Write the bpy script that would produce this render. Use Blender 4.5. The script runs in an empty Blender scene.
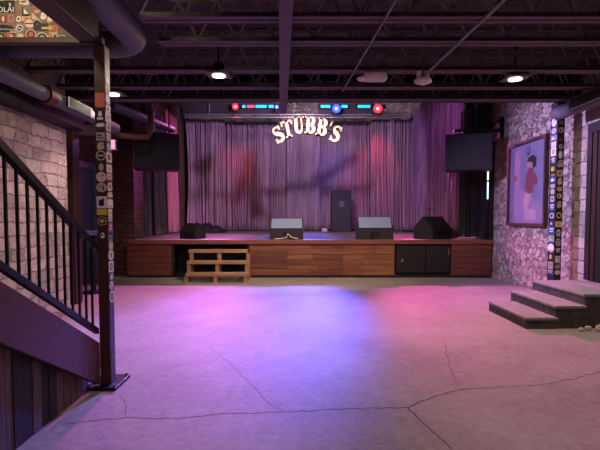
import bpy, bmesh, math, random
from mathutils import Vector, Matrix

rnd = random.Random(7)
C = bpy.context.scene.collection
F, CX, HZ, CAM = 460.0, 300.0, 218.0, 1.5


TILT = math.radians(2.8)          # the camera looks slightly down; the horizon sits at pixel row HZ
YCEN = HZ + F * math.tan(TILT)


def PX(px, Y, z=CAM):
    return (px - CX) * (Y * math.cos(TILT) + (CAM - z) * math.sin(TILT)) / F


def PZ(py, Y):
    return CAM - Y * math.tan(math.atan((py - YCEN) / F) + TILT)


def lin(c):
    return tuple(((v / 12.92) if v <= .04045 else ((v + .055) / 1.055) ** 2.4) for v in c)


# ------------------------------------------------------------------ materials
MATS = {}


def new_mat(name):
    m = bpy.data.materials.new(name)
    m.use_nodes = True
    nt = m.node_tree
    b = nt.nodes['Principled BSDF']
    return m, nt, b


def mat(name, rgb, rough=.6, metal=0, noise=.12, scale=8, bump=0, emit=None, strength=0, spec=.4, stretch=(1, 1, 1), sheen=0):
    """painted / plain surface with a little noise variation in tone"""
    if name in MATS:
        return MATS[name]
    m, nt, b = new_mat(name)
    c = lin(rgb)
    b.inputs['Roughness'].default_value = rough
    b.inputs['Metallic'].default_value = metal
    b.inputs['Specular IOR Level'].default_value = spec
    if sheen:
        b.inputs['Sheen Weight'].default_value = sheen
    tc = nt.nodes.new('ShaderNodeTexCoord')
    mp = nt.nodes.new('ShaderNodeMapping')
    mp.inputs['Scale'].default_value = stretch
    nt.links.new(tc.outputs['Object'], mp.inputs['Vector'])
    nz = nt.nodes.new('ShaderNodeTexNoise')
    nz.inputs['Scale'].default_value = scale
    nz.inputs['Detail'].default_value = 5
    nt.links.new(mp.outputs['Vector'], nz.inputs['Vector'])
    rp = nt.nodes.new('ShaderNodeValToRGB')
    rp.color_ramp.elements[0].position = .3
    rp.color_ramp.elements[1].position = .7
    rp.color_ramp.elements[0].color = (*[v * (1 - noise) for v in c], 1)
    rp.color_ramp.elements[1].color = (*[min(1, v * (1 + noise)) for v in c], 1)
    nt.links.new(nz.outputs['Fac'], rp.inputs['Fac'])
    nt.links.new(rp.outputs['Color'], b.inputs['Base Color'])
    if bump:
        bp = nt.nodes.new('ShaderNodeBump')
        bp.inputs['Strength'].default_value = bump
        bp.inputs['Distance'].default_value = .02
        nt.links.new(nz.outputs['Fac'], bp.inputs['Height'])
        nt.links.new(bp.outputs['Normal'], b.inputs['Normal'])
    if emit:
        b.inputs['Emission Color'].default_value = (*emit, 1)
        b.inputs['Emission Strength'].default_value = strength
    MATS[name] = m
    return m


def wood(name, dark, light, along='X', rough=.5, board=.1):
    """boards: long grain noise plus a tone per board across the grain"""
    if name in MATS:
        return MATS[name]
    m, nt, b = new_mat(name)
    tc = nt.nodes.new('ShaderNodeTexCoord')
    sc = {'X': (.8, 14, 14), 'Y': (14, .8, 14), 'Z': (14, 14, .8)}[along]
    mp = nt.nodes.new('ShaderNodeMapping')
    mp.inputs['Scale'].default_value = sc
    nt.links.new(tc.outputs['Object'], mp.inputs['Vector'])
    nz = nt.nodes.new('ShaderNodeTexNoise')
    nz.inputs['Scale'].default_value = 2.2
    nz.inputs['Detail'].default_value = 6
    nz.inputs['Roughness'].default_value = .65
    nt.links.new(mp.outputs['Vector'], nz.inputs['Vector'])
    rp = nt.nodes.new('ShaderNodeValToRGB')
    rp.color_ramp.elements[0].position = .32
    rp.color_ramp.elements[1].position = .68
    rp.color_ramp.elements[0].color = (*lin(dark), 1)
    rp.color_ramp.elements[1].color = (*lin(light), 1)
    nt.links.new(nz.outputs['Fac'], rp.inputs['Fac'])
    nt.links.new(rp.outputs['Color'], b.inputs['Base Color'])
    b.inputs['Roughness'].default_value = rough
    bp = nt.nodes.new('ShaderNodeBump')
    bp.inputs['Strength'].default_value = .25
    bp.inputs['Distance'].default_value = .01
    nt.links.new(nz.outputs['Fac'], bp.inputs['Height'])
    nt.links.new(bp.outputs['Normal'], b.inputs['Normal'])
    MATS[name] = m
    return m


def stone(name, c1, c2, mortar, scale, joint=.06, rough_bump=.6, coursed=False):
    """rubble limestone (voronoi) or coursed blocks (brick) with mortar joints"""
    m, nt, b = new_mat(name)
    L = nt.links.new
    tc = nt.nodes.new('ShaderNodeTexCoord')
    nz0 = nt.nodes.new('ShaderNodeTexNoise')
    nz0.inputs['Scale'].default_value = 2.5
    nz0.inputs['Detail'].default_value = 3
    L(tc.outputs['Object'], nz0.inputs['Vector'])
    mix = nt.nodes.new('ShaderNodeVectorMath')
    mix.operation = 'MULTIPLY_ADD'
    mix.inputs[1].default_value = (.16, .16, .1) if coursed else (.3, .3, .3)
    L(nz0.outputs['Color'], mix.inputs[0])
    L(tc.outputs['Object'], mix.inputs[2])
    nz1 = nt.nodes.new('ShaderNodeTexNoise')
    nz1.inputs['Scale'].default_value = 11
    nz1.inputs['Detail'].default_value = 4
    L(tc.outputs['Object'], nz1.inputs['Vector'])
    mix1 = mix
    mix = nt.nodes.new('ShaderNodeVectorMath')
    mix.operation = 'MULTIPLY_ADD'
    mix.inputs[1].default_value = (.10, .10, .07) if coursed else (.30, .30, .22)
    L(nz1.outputs['Color'], mix.inputs[0])
    L(mix1.outputs['Vector'], mix.inputs[2])
    mp = nt.nodes.new('ShaderNodeMapping')
    mp.inputs['Scale'].default_value = scale
    L(mix.outputs['Vector'], mp.inputs['Vector'])
    vc = nt.nodes.new('ShaderNodeTexVoronoi')
    ve = nt.nodes.new('ShaderNodeTexVoronoi')
    ve.feature = 'DISTANCE_TO_EDGE'
    for v in (vc, ve):
        v.inputs['Randomness'].default_value = .75 if coursed else 1
        v.inputs['Scale'].default_value = 1
        L(mp.outputs['Vector'], v.inputs['Vector'])
    nz = nt.nodes.new('ShaderNodeTexNoise')
    nz.inputs['Scale'].default_value = 9
    nz.inputs['Detail'].default_value = 7
    nz.inputs['Roughness'].default_value = .7
    L(tc.outputs['Object'], nz.inputs['Vector'])
    if coursed:
        sp = nt.nodes.new('ShaderNodeSeparateXYZ')
        L(mix.outputs['Vector'], sp.inputs['Vector'])
        uu = nt.nodes.new('ShaderNodeMath')
        L(sp.outputs['X'], uu.inputs[0])
        L(sp.outputs['Y'], uu.inputs[1])
        cb = nt.nodes.new('ShaderNodeCombineXYZ')
        L(uu.outputs[0], cb.inputs['X'])
        L(sp.outputs['Z'], cb.inputs['Y'])
        br = nt.nodes.new('ShaderNodeTexBrick')
        br.inputs['Color1'].default_value = (0, 0, 0, 1)
        br.inputs['Color2'].default_value = (1, 1, 1, 1)
        br.inputs['Mortar'].default_value = (.5, .5, .5, 1)
        br.inputs['Scale'].default_value = 1
        br.inputs['Brick Width'].default_value = scale[0]
        br.inputs['Row Height'].default_value = scale[2]
        br.inputs['Mortar Size'].default_value = joint
        br.inputs['Mortar Smooth'].default_value = .6
        br.offset_frequency = 2
        br.squash = .7
        br.squash_frequency = 3
        L(cb.outputs[0], br.inputs['Vector'])
    bw = nt.nodes.new('ShaderNodeSeparateColor')
    L(br.outputs['Color'] if coursed else vc.outputs['Color'], bw.inputs['Color'])
    add = nt.nodes.new('ShaderNodeMath')
    add.operation = 'MULTIPLY_ADD'
    add.inputs[1].default_value = .5
    L(bw.outputs[0], add.inputs[0])
    half = nt.nodes.new('ShaderNodeMath')
    half.operation = 'MULTIPLY_ADD'
    half.inputs[1].default_value = 1.5
    half.inputs[2].default_value = -.5
    L(nz.outputs['Fac'], half.inputs[0])
    L(half.outputs[0], add.inputs[2])
    cl = nt.nodes.new('ShaderNodeMix')
    cl.data_type = 'RGBA'
    cl.inputs['A'].default_value = (*lin(c1), 1)
    cl.inputs['B'].default_value = (*lin(c2), 1)
    L(add.outputs[0], cl.inputs['Factor'])
    mr = nt.nodes.new('ShaderNodeMapRange')
    mr.inputs['From Max'].default_value = joint
    if coursed:
        mr.inputs['From Min'].default_value = 1
        mr.inputs['From Max'].default_value = 0
        L(br.outputs['Fac'], mr.inputs['Value'])
    else:
        L(ve.outputs['Distance'], mr.inputs['Value'])
    fin = nt.nodes.new('ShaderNodeMix')
    fin.data_type = 'RGBA'
    fin.inputs['A'].default_value = (*lin(mortar), 1)
    L(mr.outputs['Result'], fin.inputs['Factor'])
    L(cl.outputs['Result'], fin.inputs['B'])
    L(fin.outputs['Result'], b.inputs['Base Color'])
    b.inputs['Roughness'].default_value = .85
    hsum = nt.nodes.new('ShaderNodeMath')
    hsum.operation = 'MULTIPLY_ADD'
    hsum.inputs[1].default_value = .8
    L(nz.outputs['Fac'], hsum.inputs[0])
    L(mr.outputs['Result'], hsum.inputs[2])
    bp = nt.nodes.new('ShaderNodeBump')
    bp.inputs['Strength'].default_value = rough_bump
    bp.inputs['Distance'].default_value = .05
    L(hsum.outputs[0], bp.inputs['Height'])
    L(bp.outputs['Normal'], b.inputs['Normal'])
    MATS[name] = m
    return m


def concrete_floor():
    m, nt, b = new_mat('polished_concrete')
    L = nt.links.new
    tc = nt.nodes.new('ShaderNodeTexCoord')
    big = nt.nodes.new('ShaderNodeTexNoise')
    big.inputs['Scale'].default_value = .9
    big.inputs['Detail'].default_value = 6
    big.inputs['Roughness'].default_value = .65
    fine = nt.nodes.new('ShaderNodeTexNoise')
    fine.inputs['Scale'].default_value = 14
    fine.inputs['Detail'].default_value = 6
    fine.inputs['Roughness'].default_value = .75
    for n in (big, fine):
        L(tc.outputs['Object'], n.inputs['Vector'])
    add = nt.nodes.new('ShaderNodeMath')
    add.operation = 'MULTIPLY_ADD'
    add.inputs[1].default_value = .55
    L(fine.outputs['Fac'], add.inputs[0])
    sc = nt.nodes.new('ShaderNodeMath')
    sc.operation = 'MULTIPLY'
    sc.inputs[1].default_value = .6
    L(big.outputs['Fac'], sc.inputs[0])
    L(sc.outputs[0], add.inputs[2])
    rp = nt.nodes.new('ShaderNodeValToRGB')
    e = rp.color_ramp.elements
    e[0].position, e[1].position = .38, .74
    e[0].color = (*lin((.44, .405, .39)), 1)
    e[1].color = (*lin((.63, .59, .56)), 1)
    L(add.outputs[0], rp.inputs['Fac'])
    L(rp.outputs['Color'], b.inputs['Base Color'])
    b.inputs['Roughness'].default_value = .62
    b.inputs['Specular IOR Level'].default_value = .35
    bp = nt.nodes.new('ShaderNodeBump')
    bp.inputs['Strength'].default_value = .12
    bp.inputs['Distance'].default_value = .01
    L(fine.outputs['Fac'], bp.inputs['Height'])
    L(bp.outputs['Normal'], b.inputs['Normal'])
    return m


def lamp_mat(name, rgb, strength):
    if name not in MATS:
        m, nt, b = new_mat(name)
        b.inputs['Base Color'].default_value = (*rgb, 1)
        b.inputs['Emission Color'].default_value = (*rgb, 1)
        b.inputs['Emission Strength'].default_value = strength
        MATS[name] = m
    return MATS[name]


M_FLOOR = concrete_floor()
M_CRACK = mat('crack_dirt', (.24, .19, .19), .9)
M_STONE_R = stone('rubble_limestone', (.40, .33, .30), (.88, .81, .75), (.60, .53, .49), (5.5, 5.5, 9), .07, 1.0)
M_STONE_C = stone('coursed_blocks', (.52, .47, .44), (.78, .73, .68), (.50, .45, .42), (.44, 1, .21), .012, .8, True)
M_STONE_L = stone('coursed_limestone', (.50, .43, .38), (.84, .76, .68), (.54, .47, .43), (.40, 1, .17), .012, .8, True)
M_BRICK = stone('old_brown_brick', (.30, .19, .15), (.44, .30, .24), (.26, .19, .17), (.30, 1, .12), .012, .8, True)
M_PLASTER = mat('dark_plaster', (.16, .13, .15), .9)
M_DECK = wood('ceiling_boards', (.20, .15, .155), (.31, .24, .24), 'X', .8)
M_STEEL = mat('painted_joist_steel', (.42, .35, .38), .55, .0, .15, 6)
M_DUCT = mat('galvanised_duct', (.40, .38, .42), .6, .1, .1, 10)
M_GREYPIPE = mat('grey_conduit', (.55, .53, .52), .5, .3, .1)
M_DKBROWN = wood('dark_brown_paint', (.19, .09, .06), (.27, .14, .10), 'Z', .5)
M_REDBROWN = wood('red_brown_stain', (.27, .12, .085), (.36, .18, .13), 'Y', .5)
M_BLACKMET = mat('black_railing_paint', (.075, .05, .052), .45, .2)
M_OLDPLANK = wood('weathered_planks', (.16, .12, .10), (.46, .35, .29), 'Z', .75)
M_STAGEW = [wood('stage_wood_a', (.38, .22, .15), (.58, .36, .24), 'X', .5), wood('stage_wood_b', (.33, .18, .13), (.50, .29, .20), 'X', .5),
            wood('stage_wood_c', (.42, .25, .17), (.63, .41, .27), 'X', .5), wood('stage_wood_d', (.32, .16, .14), (.46, .24, .19), 'X', .5)]
M_DECKTOP = mat('stage_floor', (.42, .38, .38), .55, 0, .18, 3)
M_PINE = wood('plain_pine', (.55, .40, .29), (.72, .56, .42), 'X', .6)
M_BLACK = mat('flat_black', (.045, .042, .048), .75)
M_BLACKWOOD = wood('black_stained_wood', (.05, .045, .045), (.085, .07, .065), 'X', .6)
M_GRILLE = mat('speaker_grille', (.10, .095, .12), .55, .0, .3, 90)
M_CABINET = mat('speaker_cabinet', (.15, .145, .165), .5, 0, .25, 60)
M_GREYLID = mat('grey_speaker_face', (.50, .55, .68), .6, 0, .15, 80)
M_CURT = mat('mauve_curtain', (.56, .46, .53), .9, 0, .42, 3, stretch=(6, 6, .3), sheen=.3)  # strong vertical streaks put fold shade into the colour
M_CURTP = mat('rose_curtain', (.62, .36, .44), .9, 0, .2, 2, stretch=(6, 6, .3), sheen=.3)
M_CURTV = mat('violet_curtain', (.42, .28, .42), .9, 0, .5, 3, stretch=(6, 6, .3), sheen=.3)  # shade between folds strengthened by streaks in the colour
M_DRAPE = mat('black_drape', (.10, .095, .12), .95, 0, .3, 2, stretch=(6, 6, .3), sheen=.2)
M_CREAM = mat('cream_letter_paint', (.90, .80, .74), .6)
M_SIGNSHADE = mat('sign_shadow_paint', (.20, .13, .26), .7)
M_SILVER = mat('truss_aluminium', (.70, .69, .70), .35, .7)
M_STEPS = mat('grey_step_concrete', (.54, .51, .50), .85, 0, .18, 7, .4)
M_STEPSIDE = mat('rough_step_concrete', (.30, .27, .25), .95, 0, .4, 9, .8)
M_BLUEDOOR = mat('slate_blue_door', (.24, .26, .36), .5)
M_WHITE = mat('white_plastic', (.80, .76, .76), .5)
M_BEIGE = mat('beige_plastic', (.86, .80, .78), .5)
M_ROCK = mat('pale_rock', (.70, .65, .58), .9, 0, .2, 12, .6)
M_RUG = mat('blue_grey_rug', (.46, .45, .55), .95, 0, .2, 20)
M_RED = mat('rust_red', (.40, .14, .12), .6)

# ------------------------------------------------------------------ mesh builder


class MB:
    def __init__(s):
        s.v, s.f, s.mi, s.sm = [], [], [], []

    def add(s, vs, fs, m=0, smooth=False):
        n = len(s.v)
        s.v += [Vector(v) for v in vs]
        for f in fs:
            s.f.append([i + n for i in f])
            s.mi.append(m)
            s.sm.append(smooth)
        return s

    def box(s, x0, x1, y0, y1, z0, z1, m=0, mtx=None):
        vs = [Vector((x, y, z)) for x in (x0, x1) for y in (y0, y1) for z in (z0, z1)]
        if mtx is not None:
            vs = [mtx @ v for v in vs]
        return s.add(vs, [(0, 1, 3, 2), (4, 6, 7, 5), (0, 4, 5, 1), (2, 3, 7, 6), (0, 2, 6, 4), (1, 5, 7, 3)], m)

    def bbox(s, x0, x1, y0, y1, z0, z1, r=.02, m=0, mtx=None):
        """box with chamfered edges"""
        bm = bmesh.new()
        bmesh.ops.create_cube(bm, size=1)
        for v in bm.verts:
            v.co = Vector(((x0 + x1) / 2 + v.co.x * (x1 - x0), (y0 + y1) / 2 + v.co.y * (y1 - y0), (z0 + z1) / 2 + v.co.z * (z1 - z0)))
        bmesh.ops.bevel(bm, geom=list(bm.edges), offset=r, segments=2, affect='EDGES', profile=.5)
        s.bm(bm, m, mtx)
        return s

    def bm(s, bm, m=0, mtx=None, smooth=False):
        bm.verts.ensure_lookup_table()
        bm.verts.index_update()
        vs = [(mtx @ v.co) if mtx is not None else v.co.copy() for v in bm.verts]
        s.add(vs, [[v.index for v in f.verts] for f in bm.faces], m, smooth)
        bm.free()
        return s

    def tube(s, p0, p1, r, n=10, m=0, r1=None, caps=True):
        p0, p1 = Vector(p0), Vector(p1)
        d = (p1 - p0).normalized()
        a = d.orthogonal().normalized()
        b = d.cross(a)
        r1 = r if r1 is None else r1
        vs = [p0 + (a * math.cos(t) + b * math.sin(t)) * r for t in [2 * math.pi * i / n for i in range(n)]]
        vs += [p1 + (a * math.cos(t) + b * math.sin(t)) * r1 for t in [2 * math.pi * i / n for i in range(n)]]
        s.add(vs, [(i, (i + 1) % n, n + (i + 1) % n, n + i) for i in range(n)], m, True)
        if caps:
            s.add(vs[:n], [list(range(n))[::-1]], m)
            s.add(vs[n:], [list(range(n))], m)
        return s

    def path(s, pts, r, n=8, m=0):
        """bent tube through points with mitred joints"""
        pts = [Vector(p) for p in pts]
        k = len(pts)
        up = None
        rings = []
        for i, p in enumerate(pts):
            d = (pts[min(i + 1, k - 1)] - pts[max(i - 1, 0)]).normalized()
            if up is None:
                up = d.orthogonal().normalized()
            a = (up - d * up.dot(d)).normalized()
            up = a
            b = d.cross(a)
            rings.append([p + (a * math.cos(2 * math.pi * j / n) + b * math.sin(2 * math.pi * j / n)) * r for j in range(n)])
        vs = [v for q in rings for v in q]
        fs = [(i * n + j, i * n + (j + 1) % n, (i + 1) * n + (j + 1) % n, (i + 1) * n + j) for i in range(k - 1) for j in range(n)]
        s.add(vs, fs, m, True)
        s.add(rings[0], [list(range(n))[::-1]], m)
        s.add(rings[-1], [list(range(n))], m)
        return s

    def prism(s, poly, to3, d, m=0):
        """poly = 2-D points; to3(u, v) -> Vector; extruded by vector d"""
        d = Vector(d)
        n = len(poly)
        a = [to3(u, v) for u, v in poly]
        b = [p + d for p in a]
        s.add(a + b, [list(range(n))[::-1], list(range(n, 2 * n))] + [(i, (i + 1) % n, n + (i + 1) % n, n + i) for i in range(n)], m)
        return s

    def flat(s, poly3, m=0):
        return s.add(poly3, [list(range(len(poly3)))], m)

    def ball(s, c, rx, ry, rz, m=0, jitter=0, seg=12):
        bm = bmesh.new()
        bmesh.ops.create_uvsphere(bm, u_segments=seg, v_segments=seg // 2 + 1, radius=1)
        for v in bm.verts:
            k = 1 + (rnd.uniform(-jitter, jitter) if jitter else 0)
            v.co = Vector((c[0] + v.co.x * rx * k, c[1] + v.co.y * ry * k, c[2] + v.co.z * rz * k))
        return s.bm(bm, m, None, jitter == 0)

    def build(s, name, mats, parent=None, fix=True):
        me = bpy.data.meshes.new(name)
        if not isinstance(mats, (list, tuple)):
            mats = [mats]
        if parent is not None:
            off = world_loc(parent)
        else:
            xs, ys, zs = zip(*[tuple(v) for v in s.v])
            off = Vector(((min(xs) + max(xs)) / 2, (min(ys) + max(ys)) / 2, min(zs)))
        me.from_pydata([tuple(v - off) for v in s.v], [], s.f)
        for m in mats:
            me.materials.append(m)
        me.polygons.foreach_set('material_index', s.mi)
        me.polygons.foreach_set('use_smooth', s.sm)
        me.update()
        if fix:
            bm = bmesh.new()
            bm.from_mesh(me)
            bmesh.ops.recalc_face_normals(bm, faces=bm.faces)
            bm.to_mesh(me)
            bm.free()
        o = bpy.data.objects.new(name, me)
        C.objects.link(o)
        if parent is not None:
            o.parent = parent
        else:
            o.location = off
        return o


def world_loc(o):
    v = Vector(o.location)
    while o.parent is not None:
        o = o.parent
        v = v + Vector(o.location)
    return v


def tag(o, label, cat, group=None, kind=None):
    o['label'] = label
    o['category'] = cat
    if group:
        o['group'] = group
    if kind:
        o['kind'] = kind
    return o


def struct(o, label=None, cat=None):
    o['kind'] = 'structure'
    if label:
        o['label'] = label
    if cat:
        o['category'] = cat
    return o


def thing(name, loc, label, cat, group=None):
    o = bpy.data.objects.new(name, None)
    o.empty_display_size = .1
    C.objects.link(o)
    o.location = loc
    return tag(o, label, cat, group)


def copy_tree(o, parent=None):
    c = o.copy()
    C.objects.link(c)
    if parent is not None:
        c.parent = parent
    for ch in list(o.children):
        copy_tree(ch, c)
    return c


# ------------------------------------------------------------------ the room
fl = MB().box(-5.4, 5.4, -3.2, 21, -.2, 0)


def crack(pix, w):
    pts = []
    for i in range(len(pix) - 1):
        (x0, y0), (x1, y1) = pix[i], pix[i + 1]
        n = max(2, int(math.hypot(x1 - x0, y1 - y0) / 4))
        for k in range(n):
            t = k / n
            pts.append((x0 + (x1 - x0) * t + rnd.uniform(-1, 1), y0 + (y1 - y0) * t + rnd.uniform(-.8, .8)))
    pts.append(pix[-1])
    g = []
    for px, py in pts:
        Y = CAM / math.tan(math.atan((py - YCEN) / F) + TILT)
        g.append(Vector((PX(px, Y, 0), Y, .0012)))
    for a, b in zip(g, g[1:]):
        d = (b - a).normalized()
        n = Vector((-d.y, d.x, 0)) * w * rnd.uniform(.6, 1.3)
        fl.flat([a - n, b - n, b + n, a + n], 1)


crack([(62, 425), (100, 420), (125, 418), (180, 418.7), (215, 414), (285, 412), (348, 409), (407, 407.5)], .0035)
crack([(407, 407.5), (439, 395), (463, 389), (505, 387), (551, 384), (580, 377), (600, 372)], .0045)
crack([(407, 407.5), (425, 425), (452, 449)], .0045)
crack([(458, 386), (449, 365), (444, 341)], .0025)
crack([(208, 345), (232, 365), (257, 390), (270, 404), (285, 412)], .0018)
crack([(120, 395), (127, 405), (125, 418)], .002)
struct(fl.build('floor', [M_FLOOR, M_CRACK], fix=False))

struct(MB().box(-5.4, 5.4, -3.2, 8.3, 3.95, 4.1).build('ceiling', M_DECK))
struct(MB().box(-5.4, 5.4, 8.0, 21, 7.0, 7.15).build('ceiling', M_PLASTER))
# header over the last beam
struct(MB().box(-4.9, 4.9, 8.06, 8.24, 3.84, 7.0).build('wall_header', M_PLASTER))
# left wall: stone beside the stairs, set-back stone further on
struct(MB().box(-3.9, -3.6, -3.0, 7.15, 0, 3.95).build('wall_left', M_STONE_L))
struct(MB().box(-5.2, -4.85, 7.0, 20.4, 0, 7.0).build('wall_left', M_BRICK))
struct(MB().box(-4.85, -3.9, 7.0, 7.15, 0, 3.95).build('wall_left', M_STONE_L))
struct(MB().box(-4.85, -4.29, 11.92, 12.6, 0, 7.0).build('wall_left', M_BRICK))
struct(MB().box(-5.2, 5.2, 20.4, 20.7, 0, 7.0).build('wall_back', M_STONE_R))
struct(MB().box(-5.4, 5.4, -3.2, -3.0, 0, 3.95).build('wall_front', M_PLASTER))
struct(MB().box(4.85, 5.2, -3.0, 8.15, 0, 7.0).build('wall_right', M_STONE_C))
wr = MB().box(4.85, 5.2, 8.15, 11.85, 0, 7.0).box(4.85, 5.2, 12.65, 20.4, 0, 7.0).box(4.85, 5.2, 11.85, 12.65, 0, 1.95).box(4.85, 5.2, 11.85, 12.65, 2.95, 7.0)
struct(wr.build('wall_right', M_STONE_R))
wn = thing('window_1', (5.0, 12.25, 1.95), 'narrow daylit window half hidden by the black drapes at stage right', 'window')
wn['kind'] = 'structure'
MB().box(5.02, 5.04, 11.88, 12.62, 1.98, 2.92).build('pane', lamp_mat('daylit_pane', (.62, .86, 1.0), 2.2), wn)
f = MB()
for a in ((11.85, 11.9, 1.95, 2.95), (12.6, 12.65, 1.95, 2.95), (11.9, 12.6, 1.95, 2.0), (11.9, 12.6, 2.9, 2.95), (11.9, 12.6, 2.46, 2.5)):
    f.box(4.97, 5.02, *a)
f.build('window_frame', M_BLACKWOOD, wn)
# timber over the left stone wall
struct(MB().bbox(-3.75, -3.36, -2.9, 7.3, 2.86, 3.12, .015).build('trim_1', M_BLACKWOOD))

# transverse beam the near ceiling ends at
tb = thing('steel_beam', (0, 8.08, 3.52), 'wide dark steel beam crossing the room where the low ceiling ends', 'beam')
b = MB().box(-4.85, 4.85, 7.98, 8.18, 3.52, 3.55).box(-4.85, 4.85, 8.04, 8.12, 3.55, 3.81).box(-4.85, 4.85, 7.98, 8.18, 3.81, 3.84)
b.build('beam_section', mat('dark_beam_paint', (.20, .15, .18), .6), tb)

# open web joists
JY = [(7.62, -4.8, 'nearest the stage-end beam'), (6.93, -3.6, 'second from the stage-end beam'), (6.16, -3.6, 'third from the stage-end beam'),
      (5.18, -1.55, 'fourth from the stage-end beam'), (4.57, -1.55, 'fifth from the stage-end beam'), (3.95, -1.55, 'sixth from the stage-end beam, out at the top edge')]
for y, xl, wd in JY:
    xr = 4.85
    t = thing('ceiling_joist', ((xl + xr) / 2, y, 3.42), 'open-web steel ceiling joist ' + wd, 'joist', 'open-web joists under the boarded ceiling')
    a = MB()
    for s_ in (-1, 1):
        a.box(xl, xr, y + s_ * .012, y + s_ * .075, 3.42, 3.432)
        a.box(xl, xr, y + s_ * .012, y + s_ * .022, 3.432, 3.49)
    a.build('bottom_chord', M_STEEL, t)
    a = MB()
    for s_ in (-1, 1):
        a.box(xl, xr, y + s_ * .012, y + s_ * .075, 3.93, 3.95)
        a.box(xl, xr, y + s_ * .012, y + s_ * .022, 3.86, 3.93)
    a.build('top_chord', M_STEEL, t)
    a = MB()
    n = int((xr - xl) / .42)
    for i in range(n):
        x0 = xl + (xr - xl) * i / n
        x1 = xl + (xr - xl) * (i + 1) / n
        xm = (x0 + x1) / 2
        a.tube((x0, y, 3.46), (xm, y, 3.89), .014, 6).tube((xm, y, 3.89), (x1, y, 3.46), .014, 6)
    a.build('web_rods', M_STEEL, t)
# girder running down the room under the joists
g = thing('girder', (-.19 , 5.6, 3.27), 'narrow steel girder running under the joists towards the stage', 'beam')
ga, gb = Vector((-.085, 3.2, 0)), Vector((-.29, 7.98, 0))


def girder_box(w, z0, z1):
    m = MB()
    d = (gb - ga).normalized()
    n = Vector((d.y, -d.x, 0)) * w / 2
    m.add([p + s_ * n + Vector((0, 0, z)) for p in (ga, gb) for s_ in (-1, 1) for z in (z0, z1)],
          [(0, 1, 3, 2), (4, 6, 7, 5), (0, 4, 5, 1), (2, 3, 7, 6), (0, 2, 6, 4), (1, 5, 7, 3)])
    return m


girder_box(.12, 3.28, 3.30).build('bottom_flange', M_STEEL, g)
girder_box(.03, 3.30, 3.40).build('web', M_STEEL, g)
girder_box(.12, 3.40, 3.422).build('top_flange', M_STEEL, g)

# conduits
tag(MB().tube((PX(505, 3.86), 3.86, 3.33), (PX(424, 6.02), 6.02, 3.35), .016).build('conduit', M_GREYPIPE),
    'thin pale conduit running under the ceiling to the twin-lamp fixture', 'conduit')
tag(MB().tube((PX(398, 3.98), 3.98, 3.40), (PX(342, 7.0), 7.0, 3.40), .012).build('conduit', M_GREYPIPE),
    'thin dark conduit under the ceiling passing left of the beige capsule fixture', 'conduit')


# recessed-can style work lights
def ceiling_light(x, y, z, label, power, cat='light'):
    t = thing('ceiling_light', (x, y, z), label, cat, 'round ceiling lights on square plates')
    p = MB().box(x - .15, x + .15, y - .15, y + .15, z + .012, z + .03)
    p.build('mounting_plate', M_STEEL, t)
    MB().tube((x, y, z + .03), (x, y, z + .16), .075, 16).tube((x, y, z + .16), (x, y, 3.95), .012, 8).build('housing', M_BLACK, t)
    MB().tube((x, y, z), (x, y, z + .012), .085, 24).build('lens', lamp_mat('warm_lens', (1, .93, .78), 6), t)
    l = bpy.data.lights.new('ceiling_lamp', 'AREA')
    l.shape = 'DISK'
    l.size = .15
    l.energy = power
    l.color = (1, .80, .62)
    o = bpy.data.objects.new('ceiling_lamp', l)
    C.objects.link(o)
    o.location = (x, y, z - .005)
    return t


ceiling_light(PX(220, 6.15), 6.15, 3.36, 'round ceiling light on a square plate left of the girder', 48)
ceiling_light(PX(512, 6.3), 6.3, 3.36, 'round ceiling light at the right of the ceiling above the concrete steps', 60)
ceiling_light(PX(116, 7.07), 7.07, 3.36, 'round ceiling light just right of the sticker-covered post top', 24)
for x, y, e in ((-.6, 1.8, 9), (2.6, 1.6, 18), (.6, -2.2, 60)):
    l = bpy.data.lights.new('room_lamp', 'AREA')
    l.shape = 'DISK'
    l.size = .3
    l.energy = e
    l.color = (1, .62, .84)
    o = bpy.data.objects.new('room_lamp', l)
    C.objects.link(o)
    o.location = (x, y, 3.35)
    if y < -2:
        o.rotation_euler = (math.radians(52), 0, 0)

l = bpy.data.lights.new('stairwell_lamp', 'AREA')
l.shape = 'DISK'
l.size = .3
l.energy = 6
l.color = (1, .82, .62)
o = bpy.data.objects.new('stairwell_lamp', l)
C.objects.link(o)
l.spread = math.radians(80)
o.location = (-2.4, 2.4, 3.75)
o.rotation_euler = (math.radians(78), 0, 0)

# beige capsule fixture
Y = 6.1
x, z = PX(374, Y), PZ(77, Y)
t = thing('capsule_fixture', (x, Y, z), 'beige capsule-shaped fixture under the ceiling with a pale curved dish at its left end', 'fixture')
bm = bmesh.new()
bmesh.ops.create_cube(bm, size=1)
for v in bm.verts:
    v.co = Vector((x + v.co.x * .32, Y + v.co.y * .12, z + v.co.z * .13))
bmesh.ops.bevel(bm, geom=list(bm.edges), offset=.056, segments=5, affect='EDGES', profile=.5)
MB().bm(bm, 0, None, True).build('capsule_body', M_BEIGE, t)
MB().ball((x - .17, Y, z - .025), .07, .05, .035).build('dish', mat('white_dish', (.95, .9, .86), .4), t)
MB().tube((x, Y, z + .06), (x, Y, 3.95), .014).build('hanger_rod', M_STEEL, t)
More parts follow.
